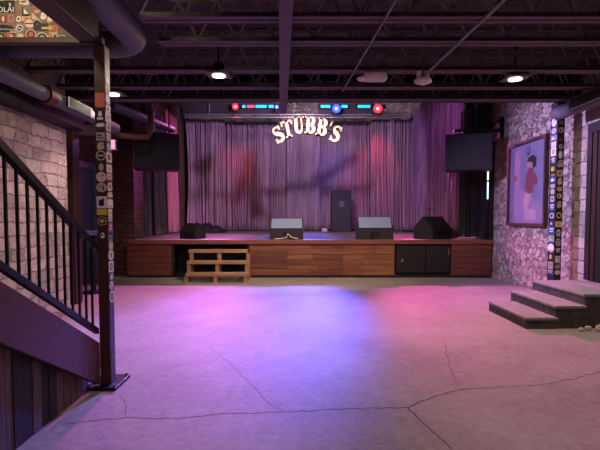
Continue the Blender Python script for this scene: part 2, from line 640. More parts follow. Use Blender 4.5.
# twin lamp fixture
Y = 6.05
x, z = PX(421, Y), PZ(81, Y)
t = thing('twin_lamp_fixture', (x, Y, z), 'pale fixture with two round heads at the end of the ceiling conduit', 'fixture')
MB().ball((x, Y, z), .12, .07, .05).build('lamp_base', M_BEIGE, t)
for s_ in (-1, 1):
    MB().tube((x + s_ * .055, Y, z + .04), (x + s_ * .05, Y, z + .12), .03, 14).build('lamp_head', M_BEIGE, t)
MB().ball((x, Y - .03, z - .045), .022, .022, .022).build('clear_dome', mat('pale_lens', (.95, .92, .92), .2), t)
MB().tube((x, Y, z + .03), (x, Y, 3.95), .012).build('hanger_rod', M_STEEL, t)

# ------------------------------------------------------------------ ducts
d = thing('round_duct', (-2.2, 5.2, 3.25), 'big round spiral duct that bends beside the sticker post', 'duct')
R = .135
pts = [(-1.73, 2.2, 3.385), (-1.72, 4.78, 3.375)]
for k in range(1, 8):
    a = k / 8 * math.pi / 2
    pts.append((-1.72 - .30 * (1 - math.cos(a)), 4.78 + .30 * math.sin(a), 3.375))
pts += [(-2.02, 5.08, 3.375), (-3.595, 5.08, 3.375)]
rb = MB().path(pts, R, 18)
for k in range(18):
    yy = 2.3 + k * .14
    rb.tube((-1.725, yy, 3.381), (-1.725, yy + .012, 3.381), R + .004, 18)
for k in range(8):
    xx = -2.4 - k * .14
    rb.tube((xx, 5.08, 3.375), (xx - .012, 5.08, 3.375), R + .004, 18)
rb.build('duct_tube', M_DUCT, d)
d = thing('supply_duct', (-3.2, 6, 2.96), 'slim round duct with a vent grille along the top of the left stone wall', 'duct')
MB().tube((-3.2, 4.2, 3.05), (-3.2, 8.05, 3.05), .09, 16).build('duct_tube', M_DUCT, d)
MB().tube((-3.2, 5.82, 3.05), (-3.2, 6.0, 3.05), .115, 16).build('coupling', M_RED, d)
gr = MB().box(-3.11, -3.08, 6.2, 6.9, 2.98, 3.12)
gr = gr.build('vent_grille', M_DUCT, d)
s2 = MB()
for k in range(6):
    s2.box(-3.082, -3.076, 6.25, 6.85, 2.99 + k * .02, 3.0 + k * .02)
s2.box(-3.0795, -3.078, 6.24, 6.86, 2.985, 3.115)
s2.build('grille_slots', M_BLACK, gr)
d = thing('supply_duct', (4.42, 6.8, 3.05), 'round duct with a long vent grille at the top of the right stone wall', 'duct')
MB().tube((4.42, 4.0, 3.29), (4.42, 7.93, 3.29), .12, 18).build('duct_tube', M_DUCT, d)
MB().tube((4.42, 7.93, 3.29), (4.42, 7.96, 3.29), .126, 18).build('end_cap', M_DUCT, d)
gr = MB().box(4.27, 4.31, 6.45, 7.45, 3.20, 3.38).build('vent_grille', M_DUCT, d)
s2 = MB().box(4.267, 4.27, 6.5, 7.4, 3.22, 3.36)
for k in range(5):
    s2.box(4.262, 4.267, 6.5, 7.4, 3.225 + k * .028, 3.237 + k * .028)
s2.build('grille_slots', M_BLACK, gr)
tag(MB().tube((-3.36, 8.25, 3.5), (-3.36, 12.2, 3.82), .09, 14).build('sloping_pipe', mat('dull_grey_pipe', (.30, .28, .31), .7)), 'purple-lit pipe slanting behind the left hanging speaker', 'pipe')
d = thing('bent_pipe', (-3.2, 8.6, 3.0), 'bent pipe with red light put into its colour, reaching past the sticker post under the beam', 'pipe')
M_PIPE = mat('red_light_pipe', (.34, .20, .20), .6)  # red light on the pipe is put into its colour
MB().path([(-3.66, 8.5, 3.1), (-3.55, 8.5, 3.07), (-3.3, 8.55, 3.02), (-3.05, 8.7, 3.02), (-2.9, 8.85, 3.05), (-2.85, 8.9, 3.2), (-2.85, 8.9, 3.55)], .06, 12).build('pipe_run', M_PIPE, d)
MB().tube((-2.85, 8.9, 3.55), (-2.85, 8.9, 7.0), .03, 10).build('hanger_rod', M_STEEL, d)
MB().box(-4.85, -3.66, 8.4, 8.6, 3.02, 3.18).build('wall_bracket', M_STEEL, d)

# ------------------------------------------------------------------ stickers
PAL = [(.85, .80, .70), (.80, .42, .22), (.78, .70, .55), (.82, .72, .20), (.65, .63, .62), (.55, .18, .16), (.25, .32, .55), (.88, .86, .84), (.20, .35, .30), (.70, .45, .50), (.12, .11, .12), (.45, .60, .66)]


def pal(i):
    c = PAL[i % len(PAL)]
    return mat('sticker_ink_%d' % (i % len(PAL)), c, .5, 0, .06, 40)


def shape(kind, w, h, n=18):
    if kind == 'round':
        return [(w / 2 * math.cos(2 * math.pi * k / n), h / 2 * math.sin(2 * math.pi * k / n)) for k in range(n)]
    if kind == 'pent':
        return [(-w / 2, -h * .2), (-w * .2, -h / 2), (w / 2, -h * .3), (w * .35, h / 2), (-w * .3, h * .4)]
    if kind == 'arrow':
        return [(-w / 2, -h * .2), (w * .1, -h * .2), (w * .1, -h / 2), (w / 2, 0), (w * .1, h / 2), (w * .1, h * .2), (-w / 2, h * .2)]
    if kind == 'tri':
        return [(-w / 2, -h / 2), (w / 2, -h / 2), (-w / 2, h / 2)]
    return [(-w / 2, -h / 2), (w / 2, -h / 2), (w / 2, h / 2), (-w / 2, h / 2)]


def sticker(parent, to3, nrm, kind, w, h, base, marks, name='sticker'):
    """to3 maps local (u, v) to the surface; nrm points off the surface; marks = (kind, du, dv, w, h, ink)"""
    nrm = Vector(nrm)
    mats, mb = [pal(base)], MB()
    mb.prism(shape(kind, w, h), to3, nrm * .0012, 0)
    lay = .0012
    for k, du, dv, mw, mh, ink in marks:
        lay += .0006
        mats.append(pal(ink))
        mb.prism([(u + du, v + dv) for u, v in shape(k, mw, mh, 14)], lambda u, v: to3(u, v) + nrm * (lay - .0006), nrm * .0006, len(mats) - 1)
    return mb.build(name, mats, parent)


def marks_random(w, h):
    q = rnd.random()
    i1, i2 = rnd.choice((0, 3, 5, 7, 10)), rnd.choice((1, 2, 4, 6, 10))
    if q < .35:
        return [('rect', 0, h * .18, w * .7, h * .16, i1), ('rect', 0, -h * .12, w * .55, h * .12, i1), ('rect', 0, -h * .32, w * .62, h * .08, i2)]
    if q < .7:
        return [('round', 0, 0, w * .72, h * .72, i1), ('round', 0, 0, w * .5, h * .5, i2)]
    return [('pent', -w * .05, 0, w * .6, h * .6, i1), ('round', w * .12, h * .1, w * .25, h * .25, i2)]


# near left post
XL, XR, YF, YB = -1.770, -1.674, 4.01, 4.118
post = thing('support_post', ((XL + XR) / 2, (YF + YB) / 2, 0), 'dark brown square post by the stair foot with a column of stickers', 'post', None)
MB().bbox(XL, XR, YF + .02 - .02, YB, .03, 2.98, .006).build('shaft', M_DKBROWN, post)
bp = MB().bbox(-1.86, -1.60, 3.92, 4.28, 0, .03, .006).build('base_plate', M_BLACKMET, post)
for bx in (-1.84, -1.625):
    for by in (3.95, 4.24):
        MB().tube((bx, by, .03), (bx, by, .05), .012, 8).build('anchor_bolt', M_STEEL, bp)
xm = (XL + XR) / 2
S = [(100, 9, 14, 'rect', 1, [('pent', 0, .01, .05, .06, 9)]), (115, 10, 14, 'round', 10, [('rect', 0, -.03, .05, .02, 7), ('pent', 0, .01, .035, .05, 7)]),
     (125, 9, 4, 'pent', 7, []), (136.5, 8, 8, 'rect', 4, [('rect', -.01, .01, .04, .012, 10), ('rect', 0, -.012, .05, .01, 10)]),
     (146, 7, 8, 'pent', 2, [('round', .01, .01, .012, .012, 10)]), (155.5, 9.5, 9.5, 'round', 0, [('round', 0, 0, .07, .07, 10), ('rect', 0, 0, .05, .018, 4)]),
     (167, 4.5, 7.5, 'round', 2, [('round', 0, .012, .02, .02, 4)]), (177, 10, 10, 'round', 0, [('round', .012, .015, .014, .018, 10), ('round', -.014, .01, .01, .01, 10), ('round', 0, -.015, .01, .008, 5)]),
     (187.3, 10, 9.5, 'round', 2, [('pent', -.018, .005, .03, .045, 11), ('pent', .014, -.005, .016, .05, 10)]),
     (202.3, 10, 12, 'rect', 0, [('rect', 0, 0, .074, .092, 7), ('pent', 0, -.005, .045, .065, 10), ('round', .012, .022, .02, .025, 10), ('rect', -.022, .0, .01, .06, 10)]),
     (212, 10, 6, 'rect', 3, [('rect', 0, 0, .06, .008, 2)]), (221, 8.5, 8.5, 'round', 0, [('round', 0, 0, .068, .068, 10), ('round', 0, 0, .034, .034, 3), ('rect', 0, 0, .05, .006, 3)]),
     (235.5, 4, 6, 'round', 7, [('round', -.005, .004, .018, .024, 10)])]
for py, w, h, kd, bc, mk in S:
    zc = PZ(py, YF)
    sticker(post, lambda u, v: Vector((xm + u, YF, zc + v)), (0, -1, 0), kd, w * YF / F * 1.05, h * YF / F, bc, mk)
z = .75
while z < 2.72:
    h = rnd.uniform(.05, .11)
    w = rnd.uniform(.07, .118)
    yc = (YF + YB) / 2 + rnd.uniform(-.004, .004)
    if rnd.random() < .94:
        sticker(post, lambda u, v: Vector((XR, yc + u, z + h / 2 + v)), (1, 0, 0), rnd.choice(('rect', 'rect', 'round', 'pent')), w, h, rnd.choice((0, 7, 7, 4, 9, 11, 1, 0)), marks_random(w, h))
    z += h + rnd.uniform(.002, .02)

# far right post
post = thing('support_post', (4.52, 8.16, 0), 'sticker-covered dark post against the right stone wall behind the concrete landing', 'post')
MB().bbox(4.46, 4.585, 8.05, 8.27, 0, 3.52, .006).build('shaft', M_BLACKWOOD, post)
z = .5
while z < 3.2:
    h = rnd.uniform(.07, .15)
    w = rnd.uniform(.07, .115)
    if rnd.random() < .93:
        sticker(post, lambda u, v: Vector((4.5225 + u, 8.05, z + h / 2 + v)), (0, -1, 0), rnd.choice(('rect', 'round', 'pent', 'round')), w, h, rnd.choice((4, 10, 10, 4, 2, 9, 10, 10)), marks_random(w, h))
    z += h + rnd.uniform(.01, .06)
z = .5
while z < 3.2:
    h = rnd.uniform(.06, .16)
    w = rnd.uniform(.12, .2)
    sticker(post, lambda u, v: Vector((4.46, 8.16 - u, z + h / 2 + v)), (-1, 0, 0), rnd.choice(('rect', 'round', 'rect')), w, h, rnd.choice((6, 4, 7, 4, 6, 11, 10)), marks_random(w, h))
    z += h + rnd.uniform(.0, .03)
# plain dark post left
tag(MB().bbox(-4.04, -3.88, 7.92, 8.16, 0, 3.52, .01).build('support_post', M_DKBROWN), 'plain dark brown post at the end of the left stone wall', 'post')

# header beam, trimmer and sticker board over the stair foot
t = tag(MB().bbox(-3.36, -1.674, 3.97, 4.03, 2.98, 3.03, .006).build('header_beam', M_DKBROWN), 'dark wooden beam from the sticker post top to the left wall', 'beam')
tag(MB().bbox(-1.87, -1.70, -.5, 3.97, 2.99, 3.2, .008).build('trimmer_beam', M_DKBROWN), 'dark diagonal-looking beam along the stair opening below the big duct', 'beam')
bd = thing('sticker_board', (-2.6, 4.1, 3.085), 'cream board covered in stickers above the stair opening', 'board')
MB().box(-3.36, -1.79, 4.03, 4.05, 3.0, 3.9).build('backboard', mat('cream_board', (.50, .41, .32), .7), bd)
YW = 4.03


def on_board(px, py):
    cx, cz = PX(px, YW), PZ(py, YW)
    return lambda u, v: Vector((cx + u, YW, cz + v))


q = YW / F
for px, py, w, h, kd, bc, mk in [
    (8, 4, 26, 6, 'rect', 10, []), (10, 9.5, 22, 6, 'rect', 10, [('rect', 0, 0, .16, .02, 10)]), (6, 19, 13, 6.5, 'rect', 5, [('rect', -.02, 0, .05, .03, 9), ('rect', .03, 0, .02, .04, 0)]),
    (16.8, 18.5, 5.5, 7, 'rect', 9, [('rect', -.006, 0, .008, .04, 5), ('rect', .008, 0, .008, .04, 5)]), (24.5, 19, 5, 6, 'pent', 0, [('round', 0, 0, .02, .02, 10)]),
    (9, 28.5, 21, 7, 'round', 10, []), (25.3, 28.3, 9, 9, 'round', 4, [('round', 0, 0, .066, .066, 10)]), (35, 23.5, 10.5, 10, 'round', 9, [('round', 0, 0, .075, .07, 0), ('rect', 0, 0, .07, .014, 5)]),
    (36, 34.5, 10.5, 10, 'round', 0, [('round', 0, 0, .08, .075, 5), ('pent', 0, 0, .04, .04, 9)]), (46, 27, 14, 7, 'rect', 10, []), (47, 37, 11, 9, 'round', 0, [('round', 0, 0, .08, .062, 10), ('round', 0, 0, .04, .03, 4)]),
    (58, 36, 8, 7, 'rect', 2, [('rect', -.02, 0, .02, .04, 1), ('rect', .015, -.005, .02, .03, 10)]), (66, 37.5, 7, 5, 'rect', 4, [('rect', 0, 0, .04, .02, 10)]),
    (17, 36, 9, 6, 'rect', 1, [('round', 0, 0, .03, .03, 2)]), (5, 36.5, 11, 6, 'round', 10, [('round', 0, 0, .06, .03, 2)]), (25.5, 36, 8, 5.5, 'pent', 2, [('rect', 0, 0, .03, .02, 0)]),
    (32, 11, 8, 10, 'tri', 10, [('tri', 0, 0, .04, .05, 0)]), (42, 17, 9, 9, 'tri', 2, [('rect', -.01, -.02, .04, .02, 4)]), (32, 18, 9, 5, 'rect', 2, [('rect', 0, 0, .05, .018, 1)])]:
    sticker(bd, on_board(px, py), (0, -1, 0), kd, w * q, h * q, bc, mk)
rs = random.Random(21)
for k in range(46):
    px, py = rs.uniform(-2, 78), rs.uniform(-6, 40)
    if px > 70 - (40 - py) * 1.0 + 8 or (2 < px < 36 and 5 < py < 32):
        continue
    w, h = rs.uniform(5, 10), rs.uniform(4, 8)
    sticker(bd, lambda u, v: on_board(px, py)(u, v) + Vector((0, .0008 if k % 2 else .0, 0)), (0, -1, 0), rs.choice(('rect', 'round', 'pent')), w * q, h * q, rs.choice((0, 0, 7, 4, 2, 10, 9, 1)), marks_random(w * q, h * q))
sticker(bd, lambda u, v: on_board(53, 28.3)(u, v) + Vector((0, -.004, 0)), (0, -1, 0), 'arrow', 12 * q, 5.5 * q, 3, [], 'arrow_sticker')


def text_part(body, parent, center, height, mtl, name, maxw=None, plane='XZ', depth=.001):
    cu = bpy.data.curves.new(name, 'FONT')
    cu.body = body
    cu.size = 1
    cu.extrude = 0
    cu.align_x, cu.align_y = 'CENTER', 'CENTER'
    tmp = bpy.data.objects.new('tmp', cu)
    C.objects.link(tmp)
    bpy.context.view_layer.update()
    dg = bpy.context.evaluated_depsgraph_get()
    me = tmp.evaluated_get(dg).to_mesh()
    vs = [v.co.copy() for v in me.vertices]
    fs = [list(p.vertices) for p in me.polygons]
    tmp.to_mesh_clear() if hasattr(tmp, 'to_mesh_clear') else None
    bpy.data.objects.remove(tmp)
    bpy.data.curves.remove(cu)
    h0 = max(v.y for v in vs) - min(v.y for v in vs)
    w0 = max(v.x for v in vs) - min(v.x for v in vs)
    cx = (max(v.x for v in vs) + min(v.x for v in vs)) / 2
    cy = (max(v.y for v in vs) + min(v.y for v in vs)) / 2
    kz = height / h0
    kx = kz if maxw is None else maxw / w0
    c = Vector(center)
    if plane == 'XZ':
        vs = [c + Vector(((v.x - cx) * kx, 0, (v.y - cy) * kz)) for v in vs]
    return MB().add(vs, fs).build(name, mtl, parent, fix=False)


text_part('OLAI', bd, (PX(12, YW), YW - .003, PZ(9.5, YW)), 5 * q, pal(7), 'lettering', 16 * q)
text_part('No Smoking', bd, (PX(9, YW), YW - .003, PZ(29.5, YW)), 2.8 * q, pal(7), 'lettering', 17 * q)
ring = MB()
rc = on_board(25.3, 28.3)
for k in range(20):
    a0, a1 = 2 * math.pi * k / 20, 2 * math.pi * (k + 1) / 20
    ring.prism([(math.cos(a0) * .03, math.sin(a0) * .03), (math.cos(a1) * .03, math.sin(a1) * .03), (math.cos(a1) * .022, math.sin(a1) * .022), (math.cos(a0) * .022, math.sin(a0) * .022)],
               lambda u, v: rc(u, v) + Vector((0, -.002, 0)), (0, -.001, 0))
ring.prism([(-.018, .022), (-.022, .018), (.018, -.022), (.022, -.018)], lambda u, v: rc(u, v) + Vector((0, -.002, 0)), (0, -.001, 0))
ring.prism([(-.015, -.004), (.012, -.004), (.012, .003), (-.015, .003)], lambda u, v: rc(u, v) + Vector((0, -.002, 0)), (0, -.001, 0))
ring.build('no_smoking_symbol', pal(7), bd)

# ------------------------------------------------------------------ staircase and railing at left
XS = -1.756
SL = .556


def zs(base, y):   # line with stair slope
    return base - SL * (y - 2.69)


st = thing('staircase', (-2.6, 3.0, 0), 'dark red-brown wooden staircase climbing towards the camera by the left wall', 'staircase')
YT = -.6


def stringer(x0, x1):
    p = [(YT, zs(.757, YT)), (3.98, max(.035, zs(.757, 3.98))), (3.98, zs(1.126, 3.98)), (YT, zs(1.126, YT))]
    return MB().prism(p, lambda u, v: Vector((x0, u, v)), (x1 - x0, 0, 0))


stringer(XS - .05, XS).build('stringer', M_REDBROWN, st)
stringer(-3.35, -3.30).build('stringer', M_REDBROWN, st)
for k in range(14):
    zt = .16 + k * .18
    yc = 4.12 - k * .18 / SL
    if yc < YT + .2:
        break
    MB().bbox(-3.30, XS - (.05 if k else .10), yc - .16, yc + .16, zt - .04, zt, .006).build('tread', M_DKBROWN, st)
pl = MB()
y = .6
while y < 3.9:
    w = .105
    z1 = zs(.85, y + w)
    if z1 > .12:
        jit = rnd.uniform(-.006, .006)
        pl.add([(XS - .09 + jit, y, 0), (XS - .09 + jit, y + w - .008, 0), (XS - .09 + jit, y + w - .008, z1), (XS - .09 + jit, y, zs(.85, y)),
                (XS - .13, y, 0), (XS - .13, y + w - .008, 0), (XS - .13, y + w - .008, z1), (XS - .13, y, zs(.85, y))],
               [(0, 1, 2, 3), (7, 6, 5, 4), (0, 3, 7, 4), (1, 5, 6, 2), (3, 2, 6, 7), (0, 4, 5, 1)], 1 if rnd.random() < .2 else 0)
    y += w
pl.build('plank_panel', [M_OLDPLANK, wood('weathered_planks_dark', (.06, .05, .05), (.15, .11, .10), 'Z', .75)], st)

ra = thing('stair_railing', (XS - .025, 3, .5), 'dark metal stair railing with square balusters ending at the sticker post', 'railing')


def rail(base, w, h):
    p0, p1 = 1.2, 4.0
    return MB().prism([(p0, zs(base, p0) - h / 2), (p1, zs(base, p1) - h / 2), (p1, zs(base, p1) + h / 2), (p0, zs(base, p0) + h / 2)], lambda u, v: Vector((XS - .03 - w / 2, u, v)), (w, 0, 0))


rail(1.968, .05, .058).build('handrail', M_BLACKMET, ra)
rail(1.235, .04, .05).build('bottom_rail', M_BLACKMET, ra)
y = 3.93
while y > 1.3:
    MB().box(XS - .040, XS - .024, y - .008, y + .008, zs(1.235, y) + .015, zs(1.968, y) - .03).build('baluster', M_BLACKMET, ra)
    y -= .113

# ------------------------------------------------------------------ far left: door, counter, lit sign
dr = thing('door_1', (-4.82, 10.1, 0), 'slate-blue door in the set-back left wall, seen between the two left posts', 'door')
dr['kind'] = 'structure'
MB().box(-4.85, -4.80, 9.55, 10.65, 0, 2.6).build('door_leaf', M_BLUEDOOR, dr)
fr = MB().box(-4.85, -4.74, 9.4, 9.55, 0, 2.75).box(-4.85, -4.74, 10.65, 10.8, 0, 2.75).box(-4.85, -4.74, 9.55, 10.65, 2.6, 2.75)
fr.build('door_frame', mat('dim_blue_frame', (.30, .31, .40), .5), dr)
MB().box(-4.80, -4.79, 9.7, 10.05, 1.3, 2.3).build('door_panel', M_BLACK, dr)
tb2 = thing('bar_table', (-4.15, 9.2, 0), 'tall pedestal table with blue light put into the colour of its top, in front of the slate-blue door', 'table')
MB().bbox(-4.45, -3.85, 8.9, 9.5, 1.16, 1.24, .012).build('table_top', mat('blue_light_table', (.40, .42, .60), .4), tb2)  # blue light on the top is painted into its colour
MB().tube((-4.15, 9.2, .04), (-4.15, 9.2, 1.16), .05, 12).build('pedestal', M_BLACKMET, tb2)
MB().tube((-4.15, 9.2, 0), (-4.15, 9.2, .04), .24, 20, 0, .2).build('table_base', M_BLACKMET, tb2)
es = thing('lit_sign', (-4.0, 10.0, 3.0), 'small glowing pink box sign just right of the sticker post', 'sign')
MB().bbox(PX(111, 9.9), PX(117, 9.9), 9.9, 9.98, PZ(150, 9.9), PZ(139, 9.9), .008).build('sign_case', M_WHITE, es)
MB().box(PX(111.5, 9.9), PX(116.3, 9.9), 9.893, 9.9, PZ(149, 9.9), PZ(140, 9.9)).build('sign_face', lamp_mat('pink_sign_glow', (1, .28, .45), 1.4), es)
MB().box(-4.85, PX(111, 9.9), 9.93, 9.95, PZ(143, 9.9), PZ(141, 9.9)).build('sign_arm', M_STEEL, es)

# ------------------------------------------------------------------ right: picture, door, concrete steps
pc = thing('framed_picture', (4.82, 9.83, 1.4), 'tall framed picture of a standing woman in red hanging on the right stone wall', 'picture')
y0, y1, z0, z1 = 9.07, 10.6, 1.39, 3.08
MB().box(4.83, 4.85, y0, y1, z0, z1).build('backing', M_BLACKWOOD, pc)
fw = .06
fr = MB().box(4.77, 4.85, y0 - fw, y0, z0 - fw, z1 + fw).box(4.77, 4.85, y1, y1 + fw, z0 - fw, z1 + fw).box(4.77, 4.85, y0, y1, z1, z1 + fw).box(4.77, 4.85, y0, y1, z0 - fw, z0)
fr.build('frame', wood('picture_frame', (.20, .13, .11), (.30, .20, .17), 'Y'), pc)
MB().box(4.82, 4.83, y0, y1, z0, z1).build('canvas', mat('lavender_canvas', (.46, .44, .54), .6, 0, .15, 2), pc)


def art(poly, mtl, lay, name):
    MB().prism(poly, lambda u, v: Vector((4.82 - .001 * lay, y1 + (y0 - y1) * u, z0 + (z1 - z0) * v)), (-.001, 0, 0)).build(name, mtl, pc)


def ell(cx, cy, rx, ry, n=20, a0=0, a1=2 * math.pi):
    return [(cx + rx * math.cos(a0 + (a1 - a0) * k / n), cy + ry * math.sin(a0 + (a1 - a0) * k / n)) for k in range(n)]


m_hair = mat('art_dark', (.16, .13, .16), .7)
m_red = mat('art_red', (.46, .25, .28), .7)
m_skin = mat('art_skin', (.60, .48, .47), .7)
m_pale = mat('art_pale', (.56, .52, .56), .7)
art([(.44, .13), (.5, .2), (.62, .28), (.66, .42), (.5, .42), (.42, .3)], m_pale, 0, 'painted_skirt')
art([(.42, .09), (.47, .1), (.66, .36), (.62, .4), (.5, .22)], m_skin, 1, 'painted_leg')
art([(.47, .42), (.46, .52), (.50, .62), (.56, .69), (.66, .68), (.74, .60), (.80, .52), (.78, .47), (.70, .47), (.66, .38), (.55, .37)], m_red, 2, 'painted_dress')
art(ell(.58, .74, .075, .05), m_skin, 3, 'painted_face')
art([(.50, .77), (.55, .82), (.66, .84), (.76, .80), (.76, .70), (.68, .67), (.65, .75)], m_hair, 4, 'painted_hair')
art(ell(.53, .90, .05, .05), m_hair, 4, 'painted_hat')
art(ell(.53, .905, .032, .034), mat('lavender_canvas', (.46, .44, .54)), 6, 'painted_hat_opening')
art([(.46, .04), (.78, .04), (.78, .16), (.70, .18), (.52, .18), (.46, .15)], m_pale, 3, 'painted_basket')
art([(.13, .55), (.22, .55), (.22, .62), (.13, .62)], m_red, 0, 'painted_label')

dr = thing('door_2', (4.8, 7.1, .465), 'dark doorway with brown jamb at the top of the concrete steps', 'door')
dr['kind'] = 'structure'
fr = MB().box(4.78, 4.85, 7.60, 7.72, .465, 3.05).box(4.78, 4.85, 6.3, 6.42, .465, 3.05).box(4.78, 4.85, 6.42, 7.60, 2.9, 3.05)
fr.build('door_frame', M_BLACKWOOD, dr)
MB().box(4.80, 4.85, 7.50, 7.60, .465, 2.9).build('door_jamb', M_DKBROWN, dr)
lf = MB()
for k in range(8):
    lf.box(4.82, 4.848, 6.42 + k * .135, 6.42 + k * .135 + .130, .465, 2.9)
lf.build('door_leaf', M_BLACKWOOD, dr)
MB().ball((4.80, 6.56, 1.5), .03, .03, .03).build('door_knob', M_STEEL, dr)

cs = thing('concrete_steps', (4, 6.9, 0), 'grey concrete steps with a landing against the right wall', 'steps')


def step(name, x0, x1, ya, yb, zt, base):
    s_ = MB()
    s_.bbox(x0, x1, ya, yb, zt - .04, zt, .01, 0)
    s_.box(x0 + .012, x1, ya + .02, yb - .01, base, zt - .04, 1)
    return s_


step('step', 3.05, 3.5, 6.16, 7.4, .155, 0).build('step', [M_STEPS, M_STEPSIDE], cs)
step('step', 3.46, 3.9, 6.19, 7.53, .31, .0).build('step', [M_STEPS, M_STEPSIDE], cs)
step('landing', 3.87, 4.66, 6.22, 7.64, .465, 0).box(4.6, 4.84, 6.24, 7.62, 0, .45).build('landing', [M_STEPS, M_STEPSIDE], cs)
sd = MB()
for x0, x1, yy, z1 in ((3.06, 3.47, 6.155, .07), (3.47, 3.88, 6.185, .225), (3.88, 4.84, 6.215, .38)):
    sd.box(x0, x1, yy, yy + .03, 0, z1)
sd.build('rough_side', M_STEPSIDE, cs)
for k, (rx, ry, rs) in enumerate([(3.74, 6.05, .045), (3.86, 6.1, .045), (3.98, 6.04, .06), (4.11, 6.1, .05), (4.24, 6.02, .06), (4.36, 6.04, .05), (4.44, 6.13, .045), (4.55, 6.08, .05)]):
    hh = rs * rnd.uniform(.55, .8)
    mb = MB().ball((rx, ry, hh * .85), rs * rnd.uniform(.9, 1.4), rs * .8, hh, 0, .16, 10)
    tag(mb.build('broken_stone', M_ROCK), 'pale broken stone lying at the foot of the concrete landing', 'stone', 'broken stones by the concrete landing')

# ------------------------------------------------------------------ stage
SY, SZ = 11.5, .95
sg = thing('stage', (0, 15, 0), 'raised wooden stage with plank front and pale painted floor', 'stage')
MB().box(-4.28, 4.84, SY + .1, 12.7, SZ - .12, SZ).box(-4.84, 4.84, 12.62, 20.3, SZ - .12, SZ).build('stage_floor', M_DECKTOP, sg)
MB().bbox(-4.30, 4.84, SY - .03, SY + .1, SZ - .10, SZ + .005, .008).build('lip', wood('stage_lip', (.40, .22, .17), (.56, .32, .24), 'X', .45), sg)
MB().box(-4.26, -4.2, SY + .06, 11.91, 0, SZ - .12).build('end_panel', M_STAGEW[3], sg)


def front(xa, xb, rows, mt, seed, zlo=.06, zhi=SZ - .10):
    r = random.Random(seed)
    mb = MB()
    hh = (zhi - zlo) / rows
    for i in range(rows):
        cuts = [xa] + ([xa + (xb - xa) * r.uniform(.3, .7)] if (xb - xa) > 1.2 else []) + [xb]
        for a, b_ in zip(cuts, cuts[1:]):
            mb.box(a + .003, b_ - .003, SY + .01 + r.uniform(0, .006), SY + .04, zlo + i * hh + .003, zlo + (i + 1) * hh - .003, r.randrange(len(mt)))
    mb.box(xa, xb, SY + .04, SY + .06, zlo, zhi, 0)
    mb.build('front_panel', mt, sg)


W = M_STAGEW
front(PX(126, SY), PX(171, SY), 5, [W[3], W[3], W[1]], 1)
front(PX(249, SY), PX(287, SY), 5, [W[0], W[1], W[3]], 2)
front(PX(287, SY), PX(343, SY), 6, [W[0], W[2], W[0], W[1]], 3)
front(PX(343, SY), PX(395, SY), 6, [W[2], W[0], W[2]], 4)
front(PX(452, SY), PX(492.5, SY), 5, [W[3], W[1], W[3]], 5)
MB().box(PX(126, SY), PX(492.5, SY), SY + .03, SY + .07, 0, .06).build('kick_board', M_BLACKWOOD, sg)
MB().box(PX(171, SY), PX(249, SY), SY + .5, SY + .54, 0, SZ - .12).build('crawlspace_dark', M_BLACK, sg)  # black sheet gives the dark of the opening under the stage
for pxx in (172, 248):
    MB().box(PX(pxx, SY) - .04, PX(pxx, SY) + .04, SY + .04, SY + .1, 0, SZ - .12).build('stud', M_BLACKWOOD, sg)
MB().box(PX(395, SY), PX(452, SY), SY + .05, SY + .08, .06, SZ - .10).build('hatch_surround', M_BLACK, sg)
hx0, hx1 = PX(397, SY), PX(450.5, SY)
hm = hx0 + (hx1 - hx0) * .55
for a, b_ in ((hx0, hm), (hm, hx1)):
    hd = MB().bbox(a + .01, b_ - .01, SY + .005, SY + .05, .13, .80, .008).build('hatch_door', M_BLACKWOOD, sg)
    if a == hx0:
        MB().box(hx0 + .12, hx0 + .17, SY - .006, SY + .005, .40, .47).build('latch', mat('brass_latch', (.62, .38, .28), .5), hd)
    else:
        MB().box(hx1 - .04, hx1 - .015, SY - .006, SY + .005, .58, .75).build('hinge', M_STEEL, hd)

# wooden step unit in front of the stage
su = thing('wooden_steps', (-2, 10.9, 0), 'free-standing open wooden steps placed against the stage front', 'steps')
for k, (py, Y0) in enumerate(((275.5, 10.62), (263.3, 10.9), (252, 11.18))):
    zt = PZ(py - 2.2, Y0)
    x0, x1 = PX(184.5 + k * 1.7, Y0), PX(247.8, Y0) - .0 - k * .01
    MB().bbox(x0, x1, Y0, Y0 + .27, zt - .075, zt, .006).build('tread', M_PINE, su)
for px_ in (187, 216, 246):
    for k, (py, Y0) in enumerate(((275.5, 10.62), (263.3, 10.9), (252, 11.18))):
        zt = PZ(py - 2.2, Y0) - .075
        x = PX(px_, 10.8)
        MB().box(x - .045, x + .045, Y0 + .02, Y0 + .08, 0, zt).build('leg', M_PINE, su)

# ------------------------------------------------------------------ curtains


